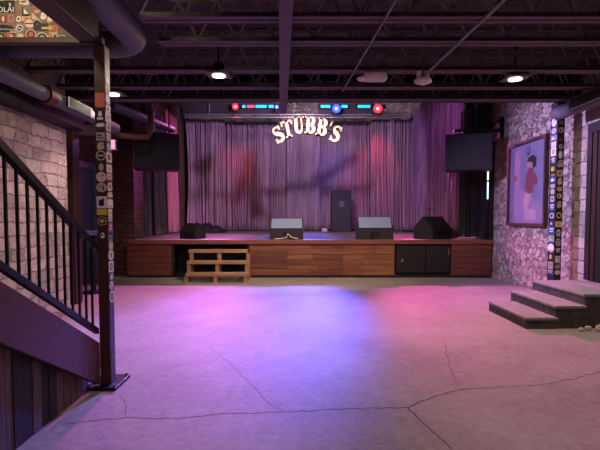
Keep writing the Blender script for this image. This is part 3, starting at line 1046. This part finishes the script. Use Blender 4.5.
def curtain(name, path, zt, zb, folds, amp, mtl, label, seed, group=None, swag=0, kind=None):
    r = random.Random(seed)
    P = [Vector((a, b_, 0)) for a, b_ in path]
    lens = [0]
    for a, b_ in zip(P, P[1:]):
        lens.append(lens[-1] + (b_ - a).length)
    T = lens[-1]
    nc = folds * 8
    rows = 14
    ph = [r.uniform(-.9, .9) for _ in range(folds + 2)]
    am = [r.uniform(.35, 1.25) for _ in range(folds + 2)]
    vs = []
    for j in range(rows + 1):
        v = j / rows
        for i in range(nc + 1):
            u = i / nc
            s_ = u * T
            k = max(i_ for i_ in range(len(lens) - 1) if lens[i_] <= s_ + 1e-9)
            d_ = (P[k + 1] - P[k]).normalized()
            p = P[k] + d_ * (s_ - lens[k])
            n = Vector((d_.y, -d_.x, 0))
            q_ = min(folds - 1e-6, max(0, u * folds + (.75 * math.sin(2 * math.pi * 1.3 * u + seed) + .55 * math.sin(2 * math.pi * 3.3 * u + 2 * seed) + .25 * math.sin(9 * u + 2.2 * v)) * min(1, 6 * u, 6 * (1 - u))))
            fi = int(q_)
            t_ = q_ - fi
            a_ = am[fi] * (1 - t_) + am[min(fi + 1, folds)] * t_
            h_ = ph[fi] * (1 - t_) + ph[min(fi + 1, folds)] * t_
            w = math.sin(2 * math.pi * q_ + h_ * (0.4 + .6 * v)) * a_ + .35 * math.sin(4 * math.pi * q_ + 2.1 * h_ + v)
            drift = d_ * (.05 * math.sin(3 * v + fi) * v * min(1, 4 * u, 4 * (1 - u)))
            cin = 0
            if swag:
                cin = swag * math.sin(math.pi * v) * (0.5 - u) * T
            vs.append(p + n * w * amp * (.55 + .45 * v) + drift + d_ * cin + Vector((0, 0, zt + (zb - zt) * v)))
    fs = [(j * (nc + 1) + i, j * (nc + 1) + i + 1, (j + 1) * (nc + 1) + i + 1, (j + 1) * (nc + 1) + i) for j in range(rows) for i in range(nc)]
    o = MB().add(vs, fs, 0, True).build(name, mtl, fix=False)
    md = o.modifiers.new('thickness', 'SOLIDIFY')
    md.thickness = .008
    return tag(o, label, 'curtain', group)


YC = 19.3
SGY = 11.6
curtain('stage_curtain', [(PX(187, YC), YC - .06), (PX(226, YC), YC - .08)], 5.55, .98, 12, .13, M_CURT, 'gathered mauve-pink curtain at the left end of the stage back wall', 3, swag=.12)
curtain('stage_curtain', [(PX(222, YC), YC + .34), (PX(288, YC), YC + .34)], 5.55, .98, 20, .13, M_CURT, 'mauve back curtain hanging left of the arched sign', 4)
curtain('stage_curtain', [(PX(287, YC), YC - .05), (PX(320, YC), YC - .05)], 5.52, .98, 10, .13, M_CURT, 'mauve back curtain hanging lower, right behind the middle of the arched sign', 14)
curtain('stage_curtain', [(PX(319, YC), YC + .34), (PX(372, YC), YC + .34)], 5.55, .98, 15, .13, M_CURT, 'mauve back curtain hanging behind the tall black speaker', 5)
curtain('stage_curtain', [(PX(370, YC), YC - .08), (PX(412, YC), YC - .08)], 5.55, .98, 14, .13, M_CURT, 'mauve back curtain at the right end of the stage back wall', 6)
curtain('side_curtain', [(4.62, 19.1), (4.55, 15.6)], 5.75, .98, 11, .22, M_CURTV, 'violet side curtain in the back right corner of the stage', 8)
curtain('side_curtain', [(4.53, 15.5), (4.48, 12.75)], 5.75, .98, 9, .20, M_CURTV, 'violet side curtain hanging behind the right hanging speaker', 9)
curtain('stage_drape', [(4.42, 12.75), (4.70, 11.66)], 4.4, .98, 7, .05, M_DRAPE, 'black drape at the right stage edge beside the daylit window', 10)
curtain('stage_drape', [(-4.55, 13.0), (-4.58, 14.15)], 4.9, .98, 7, .08, M_DRAPE, 'black drape below the left hanging speaker, nearer the brick pier', 11)
curtain('stage_drape', [(-4.58, 14.35), (-4.6, 15.9)], 4.9, .98, 8, .10, M_DRAPE, 'dark blue-black drape between the black drape and the rose curtain', 12)
curtain('side_curtain', [(-4.6, 15.9), (-4.66, 17.7)], 5.2, .98, 7, .10, M_CURTP, 'narrow rose-pink curtain at the left side of the stage', 13)

# truss and side track
YTR = 18.5
zt = PZ(116, YTR)
tr = thing('lighting_truss', (0, YTR, zt), 'long silvery truss across the top of the back curtains', 'truss')
xa, xb = PX(184, YTR), PX(424, YTR)
xb = min(xb, 4.40)
xa = max(xa, -4.60)
MB().tube((xa, YTR, zt + .06), (xb, YTR, zt + .06), .025).tube((xa, YTR, zt - .06), (xb, YTR, zt - .06), .025).tube((xa, YTR + .2, zt), (xb, YTR + .2, zt), .03).build('chords', M_SILVER, tr)
for xx in (-3.6, -.25, 3.6):
    MB().tube((xx, YTR, zt), (xx, YTR, 7.0), .012, 8).build('hanger_rod', M_SILVER, tr)
w = MB()
n = 32
for i in range(n):
    x0, x1 = xa + (xb - xa) * i / n, xa + (xb - xa) * (i + 1) / n
    w.tube((x0, YTR, zt - .06), ((x0 + x1) / 2, YTR, zt + .06), .012, 6).tube(((x0 + x1) / 2, YTR, zt + .06), (x1, YTR, zt - .06), .012, 6)
w.build('lattice', M_SILVER, tr)
tag(MB().tube((4.60, 18.9, 5.80), (4.48, 12.6, 5.80), .025).build('curtain_track', M_SILVER), 'thin curtain rail above the violet side curtains', 'rail')


# stage lights on the truss
def par(px, py, rgb, label, strength, rad=.085):
    Y0 = 18.3
    x, z = PX(px, Y0), PZ(py, Y0)
    t = thing('stage_light', (x, Y0, z), label, 'stage light', 'stage lamps on the truss')
    d_ = Vector((-.1 * x, -1, -.38)).normalized()
    c = Vector((x, Y0, z))
    MB().tube(c + d_ * .02, c - d_ * .15, rad * 1.15, 16, 0, rad * .8).build('lamp_can', M_BLACK, t)
    ln = MB().tube(c + d_ * .02, c + d_ * .03, rad, 20).build('lens', lamp_mat('lens_' + label[:9].strip().replace(' ', '_'), rgb, strength), t)
    MB().ball(c + d_ * .03, rad * .42, rad * .3, rad * .42).build('hot_bulb', lamp_mat('hot_' + label[:9].strip().replace(' ', '_'), tuple(.4 + .6 * v for v in rgb), 1.6), ln)
    yk = MB()
    for s_ in (-1, 1):
        yk.tube(c - d_ * .06 + Vector((s_ * rad * 1.2, 0, 0)), c + Vector((s_ * rad * 1.2, .06, -.22)), .012, 6)
    yk.tube(c + Vector((-rad * 1.2, .06, -.22)), c + Vector((rad * 1.2, .06, -.22)), .012, 6).tube(c + Vector((0, .06, -.22)), (c.x, YTR - .03, zt + .06), .015, 6)
    yk.build('yoke', M_BLACK, t)
    return c + d_ * .06


c_blue = par(336, 108.5, (.02, .07, 1.0), 'blue-glowing stage lamp right above the end of the arched sign', 2.2, .17)
c_red = par(377, 108.5, (1.0, .015, .03), 'red-glowing stage lamp above the tall black speaker', 2.2, .17)
c_red2 = par(236, 106.5, (1.0, .015, .03), 'red-glowing stage lamp at the left end of the truss', 2.0, .12)
c_blue2 = par(277, 106.8, (.10, .15, 1.0), 'small blue stage lamp left of the arched sign', 2.5, .07)


def bar(x0p, x1p, segs, label):
    Y0 = 18.62
    z = PZ(106.5, Y0)
    x0, x1 = PX(x0p, Y0), PX(x1p, Y0)
    t = thing('light_bar', ((x0 + x1) / 2, Y0, z), label, 'light bar', 'cyan light bars on the truss')
    MB().box(x0, x1, Y0, Y0 + .065, z - .08, z + .08).build('bar_housing', M_BLACK, t)
    for a, b_, c in segs:
        MB().box(PX(a, Y0), PX(b_, Y0), Y0 - .02, Y0, z - .055, z + .055).build('lit_cell', lamp_mat('cell_' + c, {'cyan': (.02, .55, .85), 'red': (.75, .08, .15)}[c], 1.0), t)


for a_, b_, w_ in ((184, 285, 'left'), (318, 374, 'right')):
    tag(MB().box(PX(a_, 18.7), PX(b_, 18.7), 18.685, 18.72, PZ(114, 18.7), PZ(103, 18.7)).build('lamp_board', wood('lamp_board_wood', (.17, .12, .15), (.26, .19, .22), 'X', .7)),
        {'left': 'dark board above the truss behind the longer cyan light bar', 'right': 'dark board above the truss behind the blue lamp and the right red lamp'}[w_], 'board')
bar(229, 285, [(243, 246, 'cyan'), (247.5, 255, 'red'), (256, 267, 'cyan'), (269, 274, 'cyan')], 'cyan light bar at the left of the truss')
bar(319, 349, [(320.5, 330, 'cyan'), (341, 347, 'cyan')], 'cyan light bar behind the blue stage lamp')
bar(355, 385, [(357, 369.5, 'cyan')], 'cyan light bar beside the right red stage lamp')


def spot(name, loc, aim, rgb, power, angle, blend=.6, size=.1):
    l = bpy.data.lights.new(name, 'SPOT')
    l.energy = power
    l.color = rgb
    l.spot_size = math.radians(angle)
    l.spot_blend = blend
    l.shadow_soft_size = size
    o = bpy.data.objects.new(name, l)
    C.objects.link(o)
    o.location = loc
    o.rotation_euler = (Vector(aim) - Vector(loc)).to_track_quat('-Z', 'Y').to_euler()
    return o


spot('blue_spot', c_blue, (-1.0, 7.3, 0), (.15, .11, 1), 26000, 23, 1, .2)
spot('red_spot', c_red, (3.9, 7.4, 0), (1, .13, .55), 10000, 30, 1, .2)
spot('red_spot', c_red2, (-3.1, 7.2, 0), (1, .20, .80), 6500, 30, 1, .2)
spot('violet_spot', c_blue2, (.2, 8.5, 1.0), (.45, .2, 1), 700, 60, .9)
spot('stage_blue_spot', c_blue2, (.05, 14.0, .95), (.2, .16, 1), 2600, 26, .8, .1)
spot('stage_pink_spot', c_red, (3.2, 14.2, .95), (1, .16, .5), 2600, 34, .8, .1)
spot('stage_pink_spot', c_red2, (-2.8, 14.2, .95), (1, .24, .75), 2000, 34, .8, .1)
# added pair of unseen lamps behind the cross beam, tinting the stone walls
hl = thing('added_lamp_pair', (0, 8.65, 3.7), 'added pair of unseen lamps behind the cross beam to tint the stone walls', 'stage light')
for sx in (-1, 1):
    MB().tube((sx * .10, 8.65, 3.78), (sx * .34, 8.65, 3.74), .07, 14).build('lamp_can', M_BLACK, hl)
MB().tube((-.2, 8.65, 3.86), (.2, 8.65, 3.86), .015, 8).tube((0, 8.65, 3.86), (0, 8.65, 7.0), .015, 8).tube((-.15, 8.65, 3.78), (-.15, 8.65, 3.86), .012, 6).tube((.15, 8.65, 3.78), (.15, 8.65, 3.86), .012, 6).build('hanger_rod', M_BLACKMET, hl)
spot('violet_side_spot', (.37, 8.65, 3.735), (4.85, 8.6, 1.8), (.58, .42, 1), 1350, 84, 1, .1)
spot('violet_side_spot', (-.37, 8.65, 3.735), (-3.6, 5.9, 1.7), (.80, .50, .95), 230, 44, 1, .1)
spot('back_wall_wash', (0, 16.6, 6.6), (0, 20.4, 6.1), (.85, .72, .95), 160, 150, .5, .1)  # added unseen light brightening the stone above the curtains
# glow of the lamps on the cloth beside them
for c, rgb, e in ((c_blue, (.1, .1, 1), 80), (c_red, (1, .06, .10), 130), (c_red2, (1, .06, .10), 110)):
    spot('cloth_wash', c + Vector((0, -.15, -.1)), (c.x, YC, 3.2), rgb, e * 1.5, 70, 1)
# added unseen frame shaped to cast the curtain shadow, with the curtain lamp
LZ, LY = 5.75, 12.5
t = thing('curtain_shadow_caster', (-.2, 13.9, 4.9), 'made-up pipe frame hung unseen over the stage to cast the curtain shadow', 'shadow caster')


def cast(px, py, Y=13.9):
    k = (Y - LY) / (YC - LY)
    a = Vector((.1, LY, LZ))
    return a + (Vector((PX(px, YC), YC, PZ(py, YC))) - a) * k


MB().tube(cast(240, 189), cast(372, 185), .03, 8).build('shadow_pipe', M_BLACKMET, t)
MB().tube(cast(252, 150), cast(257, 212), .045, 10).build('lamp_can', M_BLACK, t)  # shadow-casting tube, no lamp inside
MB().tube(cast(252, 152), cast(238, 200), .05, 10, 0, .03).build('lamp_can', M_BLACK, t)  # another tube for the curtain shadow, unlit
MB().tube(cast(312, 182), cast(349, 157), .035, 8).tube(cast(349, 157), cast(356, 152), .045, 8).build('arm', M_BLACKMET, t)
MB().tube(cast(258, 200), cast(276, 222), .025, 8).build('arm', M_BLACKMET, t)
MB().tube(cast(200, 160), cast(205, 176), .10, 12, 0, .06).build('lamp_can', M_BLACK, t)  # unlit tapered tube, shadows the left of the curtain
MB().tube(cast(190, 197), cast(222, 195), .018, 8).tube(cast(222, 195), cast(242, 190), .017, 8).tube(cast(203, 172), cast(206, 196), .016, 8).build('arm', M_BLACKMET, t)
hx = cast(300, 187)
MB().tube(hx, (hx.x, hx.y, 7.0), .014, 8).build('hanger_rod', M_BLACKMET, t)
hx = cast(252, 150)
MB().tube(hx, (hx.x, hx.y, 7.0), .014, 8).build('hanger_rod', M_BLACKMET, t)
spot('curtain_spot', (.1, LY, LZ), (.1, 19.3, 2.9), (.76, .50, .95), 1050, 100, .35, .05)
spot('side_spot', (.5, LY + .1, LZ), (-4.6, 16.0, 2.6), (1, .32, .72), 950, 54, .7, .05)  # added unseen wash brightening the left drapes
spot('side_spot', (2.6, LY - .9, LZ), (4.5, 15.6, 2.8), (.95, .36, .90), 260, 70, .8, .05)  # added unseen wash on the violet side curtains
spot('stage_front_spot', (.0, 9.3, 4.0), (.0, 12.6, .9), (1, .76, .62), 580, 110, .6, .1)
spot('sign_spot', (.6, 9.3, 3.9), (.15, SGY, 3.75), (1, .86, .92), 52, 70, .8, .1)

# ------------------------------------------------------------------ arched STUBB'S sign


def stroke(mb, pts, widths, mtx, depth, m=0):
    """a bar of changing width along a centre line, in the letter's plane"""
    n = len(pts)
    L_, R_ = [], []
    for i in range(n):
        a = Vector(pts[max(i - 1, 0)])
        b_ = Vector(pts[min(i + 1, n - 1)])
        d_ = (b_ - a).normalized()
        nn = Vector((-d_.y, d_.x))
        L_.append(Vector(pts[i]) + nn * widths[i] / 2)
        R_.append(Vector(pts[i]) - nn * widths[i] / 2)
    for i in range(n - 1):
        quad = [L_[i], R_[i], R_[i + 1], L_[i + 1]]
        v0 = [mtx @ Vector((p.x, 0, p.y)) for p in quad]
        v1 = [mtx @ Vector((p.x, depth, p.y)) for p in quad]
        mb.add(v0 + v1, [(0, 1, 2, 3), (7, 6, 5, 4), (0, 4, 5, 1), (1, 5, 6, 2), (2, 6, 7, 3), (3, 7, 4, 0)], m)


def letter(ch, grow):
    """strokes in a box of height 1, origin at the centre: list of (points, widths)"""
    out = []

    def R(x0, x1, y0, y1):
        out.append(([((x0 + x1) / 2, y0 - grow / 2), ((x0 + x1) / 2, y1 + grow / 2)], [x1 - x0 + grow] * 2))

    def A(cx, cy, rx, ry, a0, a1, w0, w1, wm, n=14):
        pts, ws = [], []
        for k in range(n + 1):
            t_ = k / n
            a = math.radians(a0 + (a1 - a0) * t_)
            pts.append((cx + rx * math.cos(a), cy + ry * math.sin(a)))
            e = math.sin(math.pi * t_)
            ws.append((w0 * (1 - t_) + w1 * t_) * (1 - e) + wm * e + grow)
        out.append((pts, ws))

    if ch == 'S':
        pts, ws = [], []
        for k in range(11):
            a = math.radians(25 + 245 * k / 10)
            pts.append((.225 * math.cos(a), .235 + .195 * math.sin(a)))
            ws.append(.10 + .10 * max(0, (k - 3) / 7) + grow)
        for k in range(1, 12):
            a = math.radians(90 - 245 * k / 11)
            pts.append((.245 * math.cos(a), -.215 + .215 * math.sin(a)))
            ws.append(.24 - .13 * max(0, (k - 3) / 8) + grow)
        ws[9] = ws[10] = ws[11] = .25 + grow
        out.append((pts, ws))
        R(.17, .27, .22, .48)
        R(-.29, -.18, -.49, -.22)
    elif ch == 'T':
        R(-.11, .11, -.5, .5)
        R(-.36, .36, .38, .5)
        R(-.40, -.29, .20, .5)
        R(.29, .40, .20, .5)
        R(-.22, .22, -.5, -.41)
    elif ch == 'U':
        R(-.30, -.08, -.2, .5)
        R(.14, .25, -.2, .5)
        R(-.40, .01, .41, .5)
        R(.05, .38, .41, .5)
        A(-.005, -.2, .19, .22, 180, 360, .22, .11, .17)
    elif ch == 'B':
        R(-.27, -.05, -.5, .5)
        R(-.38, 0, .41, .5)
        R(-.38, 0, -.5, -.41)
        A(.0, .245, .21, .20, 90, -90, .10, .10, .24)
        A(.0, -.23, .25, .215, 90, -90, .10, .10, .25)
        R(-.05, .02, -.05, .06)
    elif ch == "'":
        out.append(([(.03, .16), (-.05, -.14)], [.17 + grow, .05 + grow]))
        out.append(([(-.03, .12), (.10, .14)], [.12 + grow] * 2))
    return out


sn = thing('arched_sign', (PX(306, SGY), SGY, 3.6), "arched sign reading STUBB'S in cream slab letters above the stage", 'sign')
LT = [('S', 278.4, 133.8, 24), ('T', 287.8, 128.2, 14), ('U', 298.8, 124.6, 4), ('B', 310.2, 124.4, -4), ('B', 321.8, 126.4, -10), ("'", 330.8, 123.8, -18), ('S', 335.6, 133.0, -24)]
back = MB()
for ch, px, py, rot in LT:
    h = 16.8 * SGY / F
    for grow, dep, yo in ((0, -.035, -.0), (.085, .02, .014)):
        mtx = Matrix.Translation(Vector((PX(px, SGY), SGY + yo, PZ(py + .8, SGY)))) @ Matrix.Rotation(math.radians(-rot), 4, 'Y') @ Matrix.Diagonal((h * .86, h, h, 1))
        mb = MB() if grow == 0 else back
        for pts, ws in letter(ch, grow):
            stroke(mb, pts, ws, mtx, dep / h)
        if grow == 0:
            mb.build('letter', M_CREAM, sn, fix=True)
# bent tube that carries the letters, and its two suspension wires
arc = []
for k in range(17):
    t_ = -1 + k / 8
    arc.append((PX(306.5 + 30 * t_, SGY), SGY + .045, PZ(126.5 + 7.5 * t_ * t_, SGY)))
back.build('backing', M_SIGNSHADE, sn)  # dark purple outline stands in for the shadow around the letters
MB().path(arc, .018, 8).build('carrier_tube', M_BLACKMET, sn)
MB().tube((arc[3][0], SGY + .05, arc[3][2]), (arc[3][0], SGY + .05, 7.0), .004, 6).tube((arc[13][0], SGY + .05, arc[13][2]), (arc[13][0], SGY + .05, 7.0), .004, 6).build('hanging_wire', M_BLACKMET, sn)


# ------------------------------------------------------------------ hanging speakers
def hung_speaker(x0p, x1p, yt, yb, Y, label, side):
    x0, x1, z1, z0 = PX(x0p, Y), PX(x1p, Y), PZ(yt, Y), PZ(yb, Y)
    xm_ = (x0 + x1) / 2
    t = thing('hanging_speaker', (xm_, Y + .3, z0), label, 'speaker', 'black speakers hung either side of the stage')
    h_ = math.hypot(xm_, Y) / Y
    w2 = (x1 - x0) / 2 / h_
    mtx = Matrix.Translation((xm_, Y, 0)) @ Matrix.Rotation(-math.atan2(xm_, Y), 4, 'Z')
    MB().bbox(-w2, w2, 0, .6, z0, z1, .02, 0, mtx).build('cabinet', M_CABINET, t)
    MB().box(-w2 + .03, w2 - .03, -.012, .01, z0 + .03, z1 - .03, 0, mtx).build('grille', M_GRILLE, t)
    br = MB()
    br.box(-.3, .3, .1, .5, z1, z1 + .03, 0, mtx)
    yb_ = Y + .3
    if side > 0:
        br.box(PX(457, Y), 4.84, yb_, yb_ + .08, z1 + .10, z1 + .16).box(xm_ - .03, xm_ + .03, yb_, yb_ + .08, z1 + .03, z1 + .1)
        br.box(4.74, 4.84, yb_ - .02, yb_ + .1, z1 - .05, z1 + .45)
        br.tube((4.35, yb_ + .04, z1 + .16), (4.78, yb_ + .04, z1 + .38), .03, 8)
    else:
        br.tube((xm_ - .2, yb_, z1), (xm_ - .2, yb_, 7.0), .015, 6).tube((xm_ + .2, yb_, z1), (xm_ + .2, yb_, 7.0), .015, 6)
    br.build('bracket', M_BLACKMET, t)


hung_speaker(135, 181, 133, 169, 10.75, 'big black speaker hanging at the left of the stage', -1)
hung_speaker(443.5, 491, 133.5, 170, 10.75, 'big black speaker hanging at the right of the stage', 1)
tag(MB().box(4.74, 4.84, 11.52, 11.62, SZ + .006, 3.4).build('edge_post', M_BLACKWOOD), 'thin dark post standing at the right front corner of the stage', 'post')


# ------------------------------------------------------------------ things on the stage
def wedge(name, cx, Y, z, w, dep, h, rot, label, flat=.55, lid=M_GREYLID):
    """floor monitor: upright back towards the room with a sloping face above it"""
    t = thing(name, (cx, Y, z), label, 'monitor', None)
    prof = [(0, 0), (dep, 0), (dep * .96, h * .55), (dep * .55, h), (.04, h * flat), (0, h * flat * .95)]
    mtx = Matrix.Translation((cx, Y, z)) @ Matrix.Rotation(rot, 4, 'Z')
    bm_ = MB()
    a = [mtx @ Vector((-w / 2, p, q_)) for p, q_ in prof]
    b_ = [mtx @ Vector((w / 2, p, q_)) for p, q_ in prof]
    n = len(prof)
    bm_.add(a + b_, [list(range(n)), list(range(n, 2 * n))[::-1]] + [(i, (i + 1) % n, n + (i + 1) % n, n + i) for i in range(n)])
    bm_.build('cabinet', M_CABINET, t)
    p0, p1 = Vector((0, .06, h * flat + .01)), Vector((0, dep * .55 - .02, h + .002))
    up = (p1 - p0).normalized()
    nn = Vector((0, -up.z, up.y))
    g_ = MB()
    vs = [mtx @ (p + Vector((s_ * (w / 2 - .03), 0, 0)) + nn * o_) for p in (p0, p1) for s_ in (-1, 1) for o_ in (0, .015)]
    g_.add(vs, [(0, 1, 3, 2), (4, 6, 7, 5), (0, 4, 5, 1), (2, 3, 7, 6), (0, 2, 6, 4), (1, 5, 7, 3)])
    g_.build('sloping_face', lid, t)
    jp = MB().box(-.09, .09, -.008, .0, h * .16, h * .36, 0, mtx)
    jp.build('jack_plate', M_BLACK, t)
    return t, mtx


YM = 11.75
t, mm = wedge('floor_monitor', PX(286.5, YM), YM, SZ, 33.5 * YM / F, .62, .52, 0, 'grey-topped floor monitor at stage front centre, left of the tall black speaker', .52)
MB().path([mm @ Vector(p) for p in ((-.3, -.03, .02), (-.2, -.06, .02), (0, -.05, .05), (.03, -.02, .16), (.12, -.04, .06), (.3, -.05, .02))], .012, 6).build('cable', M_BEIGE, t)
t, mm = wedge('floor_monitor', PX(376, YM), YM, SZ, 35 * YM / F, .62, .56, 0, 'grey-topped floor monitor at stage front, right of the tall black speaker', .50)
MB().path([mm @ Vector(p) for p in ((-.1, -.02, .2), (-.12, -.05, .1), (-.11, -.04, .02), (0, -.05, .02))], .012, 6).build('cable', M_BLACK, t)
t, mm = wedge('floor_monitor', PX(443, 12.1), 12.1, SZ, .86, .62, .58, math.radians(38), 'black floor monitor with handle slots turned inward at stage right', .5, M_CABINET)
for k in range(3):
    MB().box(-.26 + k * .2, -.15 + k * .2, -.012, .0, .08, .2, 0, mm).build('handle_slot', M_BLACK, t)
t, mm = wedge('floor_monitor', PX(187, 12.2), 12.2, SZ, .52, .45, .40, math.radians(-28), 'small black floor monitor at stage left in front of the cloth heap', .55, M_CABINET)

YS = 18.7
ts = thing('tall_speaker', (PX(341, YS), YS, SZ), 'tall black speaker cabinet standing before the back curtain', 'speaker')
x0, x1 = PX(331, YS), PX(350.5, YS)
z1 = SZ + 1.66
MB().bbox(x0, x1, YS - .3, YS + .3, SZ + .002, z1, .02).build('cabinet', mat('slate_cabinet', (.15, .155, .19), .5, 0, .1, 40), ts)
MB().box(x0 + .04, x1 - .04, YS - .312, YS - .3, SZ + .06, z1 - .05).build('grille', mat('slate_grille', (.17, .175, .22), .6, 0, .2, 70), ts)
MB().box(PX(338.5, YS), PX(343.5, YS), YS - .318, YS - .312, SZ + 1.0, SZ + 1.22).build('badge', mat('pale_badge', (.34, .35, .40), .5), ts)

# cloth heap
bm = bmesh.new()
bmesh.ops.create_grid(bm, x_segments=40, y_segments=14, size=1)
r = random.Random(5)
cx, cy = PX(204, 17.2), 17.2
for v in bm.verts:
    u, w_ = v.co.x, v.co.y
    e = max(0, 1 - u * u) ** .6 * max(0, 1 - w_ * w_) ** .6
    hgt = .40 * e * (.78 + .22 * math.sin(5 * u + 2 * w_) * math.cos(7 * u - 3 * w_)) + .03 * e * math.sin(17 * u + 9 * w_)
    v.co = Vector((cx + u * .8, cy + w_ * .45, SZ + .004 + max(0, hgt)))
o = MB().bm(bm, 0, None, True).build('cloth_heap', M_BLACK, fix=False)
tag(o, 'crumpled heap of black cloth on the stage floor before the left curtain', 'cloth')

tag(MB().bbox(PX(267, 12.9), PX(336, 12.9), 12.6, 18.2, SZ + .001, SZ + .02, .006).build('stage_rug', M_RUG), 'large flat rug lit blue in the middle of the stage floor', 'rug')

# cables and bits by the right drape
for k, pth in enumerate(([(457, 236), (463, 234), (470, 236), (476, 233.5), (482, 235.5), (489, 234)], [(459, 233), (466, 236), (473, 232.5), (481, 236.5), (487, 233)])):
    pts = []
    for a, b_ in pth:
        Y0 = 11.95 + k * .3
        pts.append((PX(a, Y0), Y0 + rnd.uniform(-.08, .08), SZ + .025 + .02 * (len(pts) % 2)))
    tag(MB().path(pts, .02, 6).build('cable', [M_WHITE, M_BLACK][k]), ['pale loose cable lying at the right stage edge below the black drape', 'black loose cable lying beside the pale cable at the right stage edge'][k], 'cable')
YQ = 17.6
tag(MB().path([(PX(403, YQ), YQ, SZ + .045), (PX(407, YQ), YQ - .1, SZ + .075), (PX(411, YQ), YQ, SZ + .05), (PX(414, YQ), YQ - .15, SZ + .08), (PX(417, YQ), YQ, SZ + .045)], .035, 6).build('cable', M_BLACK),
    'black cable bundle on the stage floor before the right back curtain', 'cable')
# microphone stand
ms = thing('microphone_stand', (PX(430, 14.5), 14.5, SZ), 'slim black stand on the stage before the violet curtain', 'stand')
x = PX(430, 14.5)
MB().tube((x, 14.5, SZ + .006), (x, 14.5, SZ + .03), .15, 16).build('stand_base', M_BLACK, ms)
MB().tube((x, 14.5, SZ + .03), (x, 14.5, SZ + .85), .012, 8).tube((x - .12, 14.5, SZ + .86), (x + .14, 14.5, SZ + .80), .012, 8).build('pole', M_BLACK, ms)
# small white box at the curtain foot
tag(MB().bbox(PX(322, 18.6), PX(327, 18.6), 18.4, 18.6, SZ + .006, SZ + .13, .015).build('junction_box', M_WHITE), 'small white box at the curtain foot left of the tall speaker', 'box')

# ------------------------------------------------------------------ light, camera, view
w = bpy.data.worlds.new('room_air')
bpy.context.scene.world = w
w.use_nodes = True
w.node_tree.nodes['Background'].inputs[0].default_value = (.35, .25, .5, 1)
w.node_tree.nodes['Background'].inputs[1].default_value = .02

cd = bpy.data.cameras.new('camera')
cam = bpy.data.objects.new('camera', cd)
C.objects.link(cam)
cam.location = (0, 0, CAM)
cam.rotation_euler = (math.pi / 2 - TILT, 0, 0)
cd.sensor_width = 36
cd.lens = 36 * F / 600
cd.shift_y = (YCEN - 225) / 600
cd.clip_start = .05
bpy.context.scene.camera = cam
vs = bpy.context.scene.view_settings
vs.view_transform = 'Standard'
vs.look = 'None'
vs.gamma = 1
vs.exposure = .15
vs.use_curve_mapping = False
cy = bpy.context.scene.cycles
cy.use_denoising = True
cy.max_bounces = 6
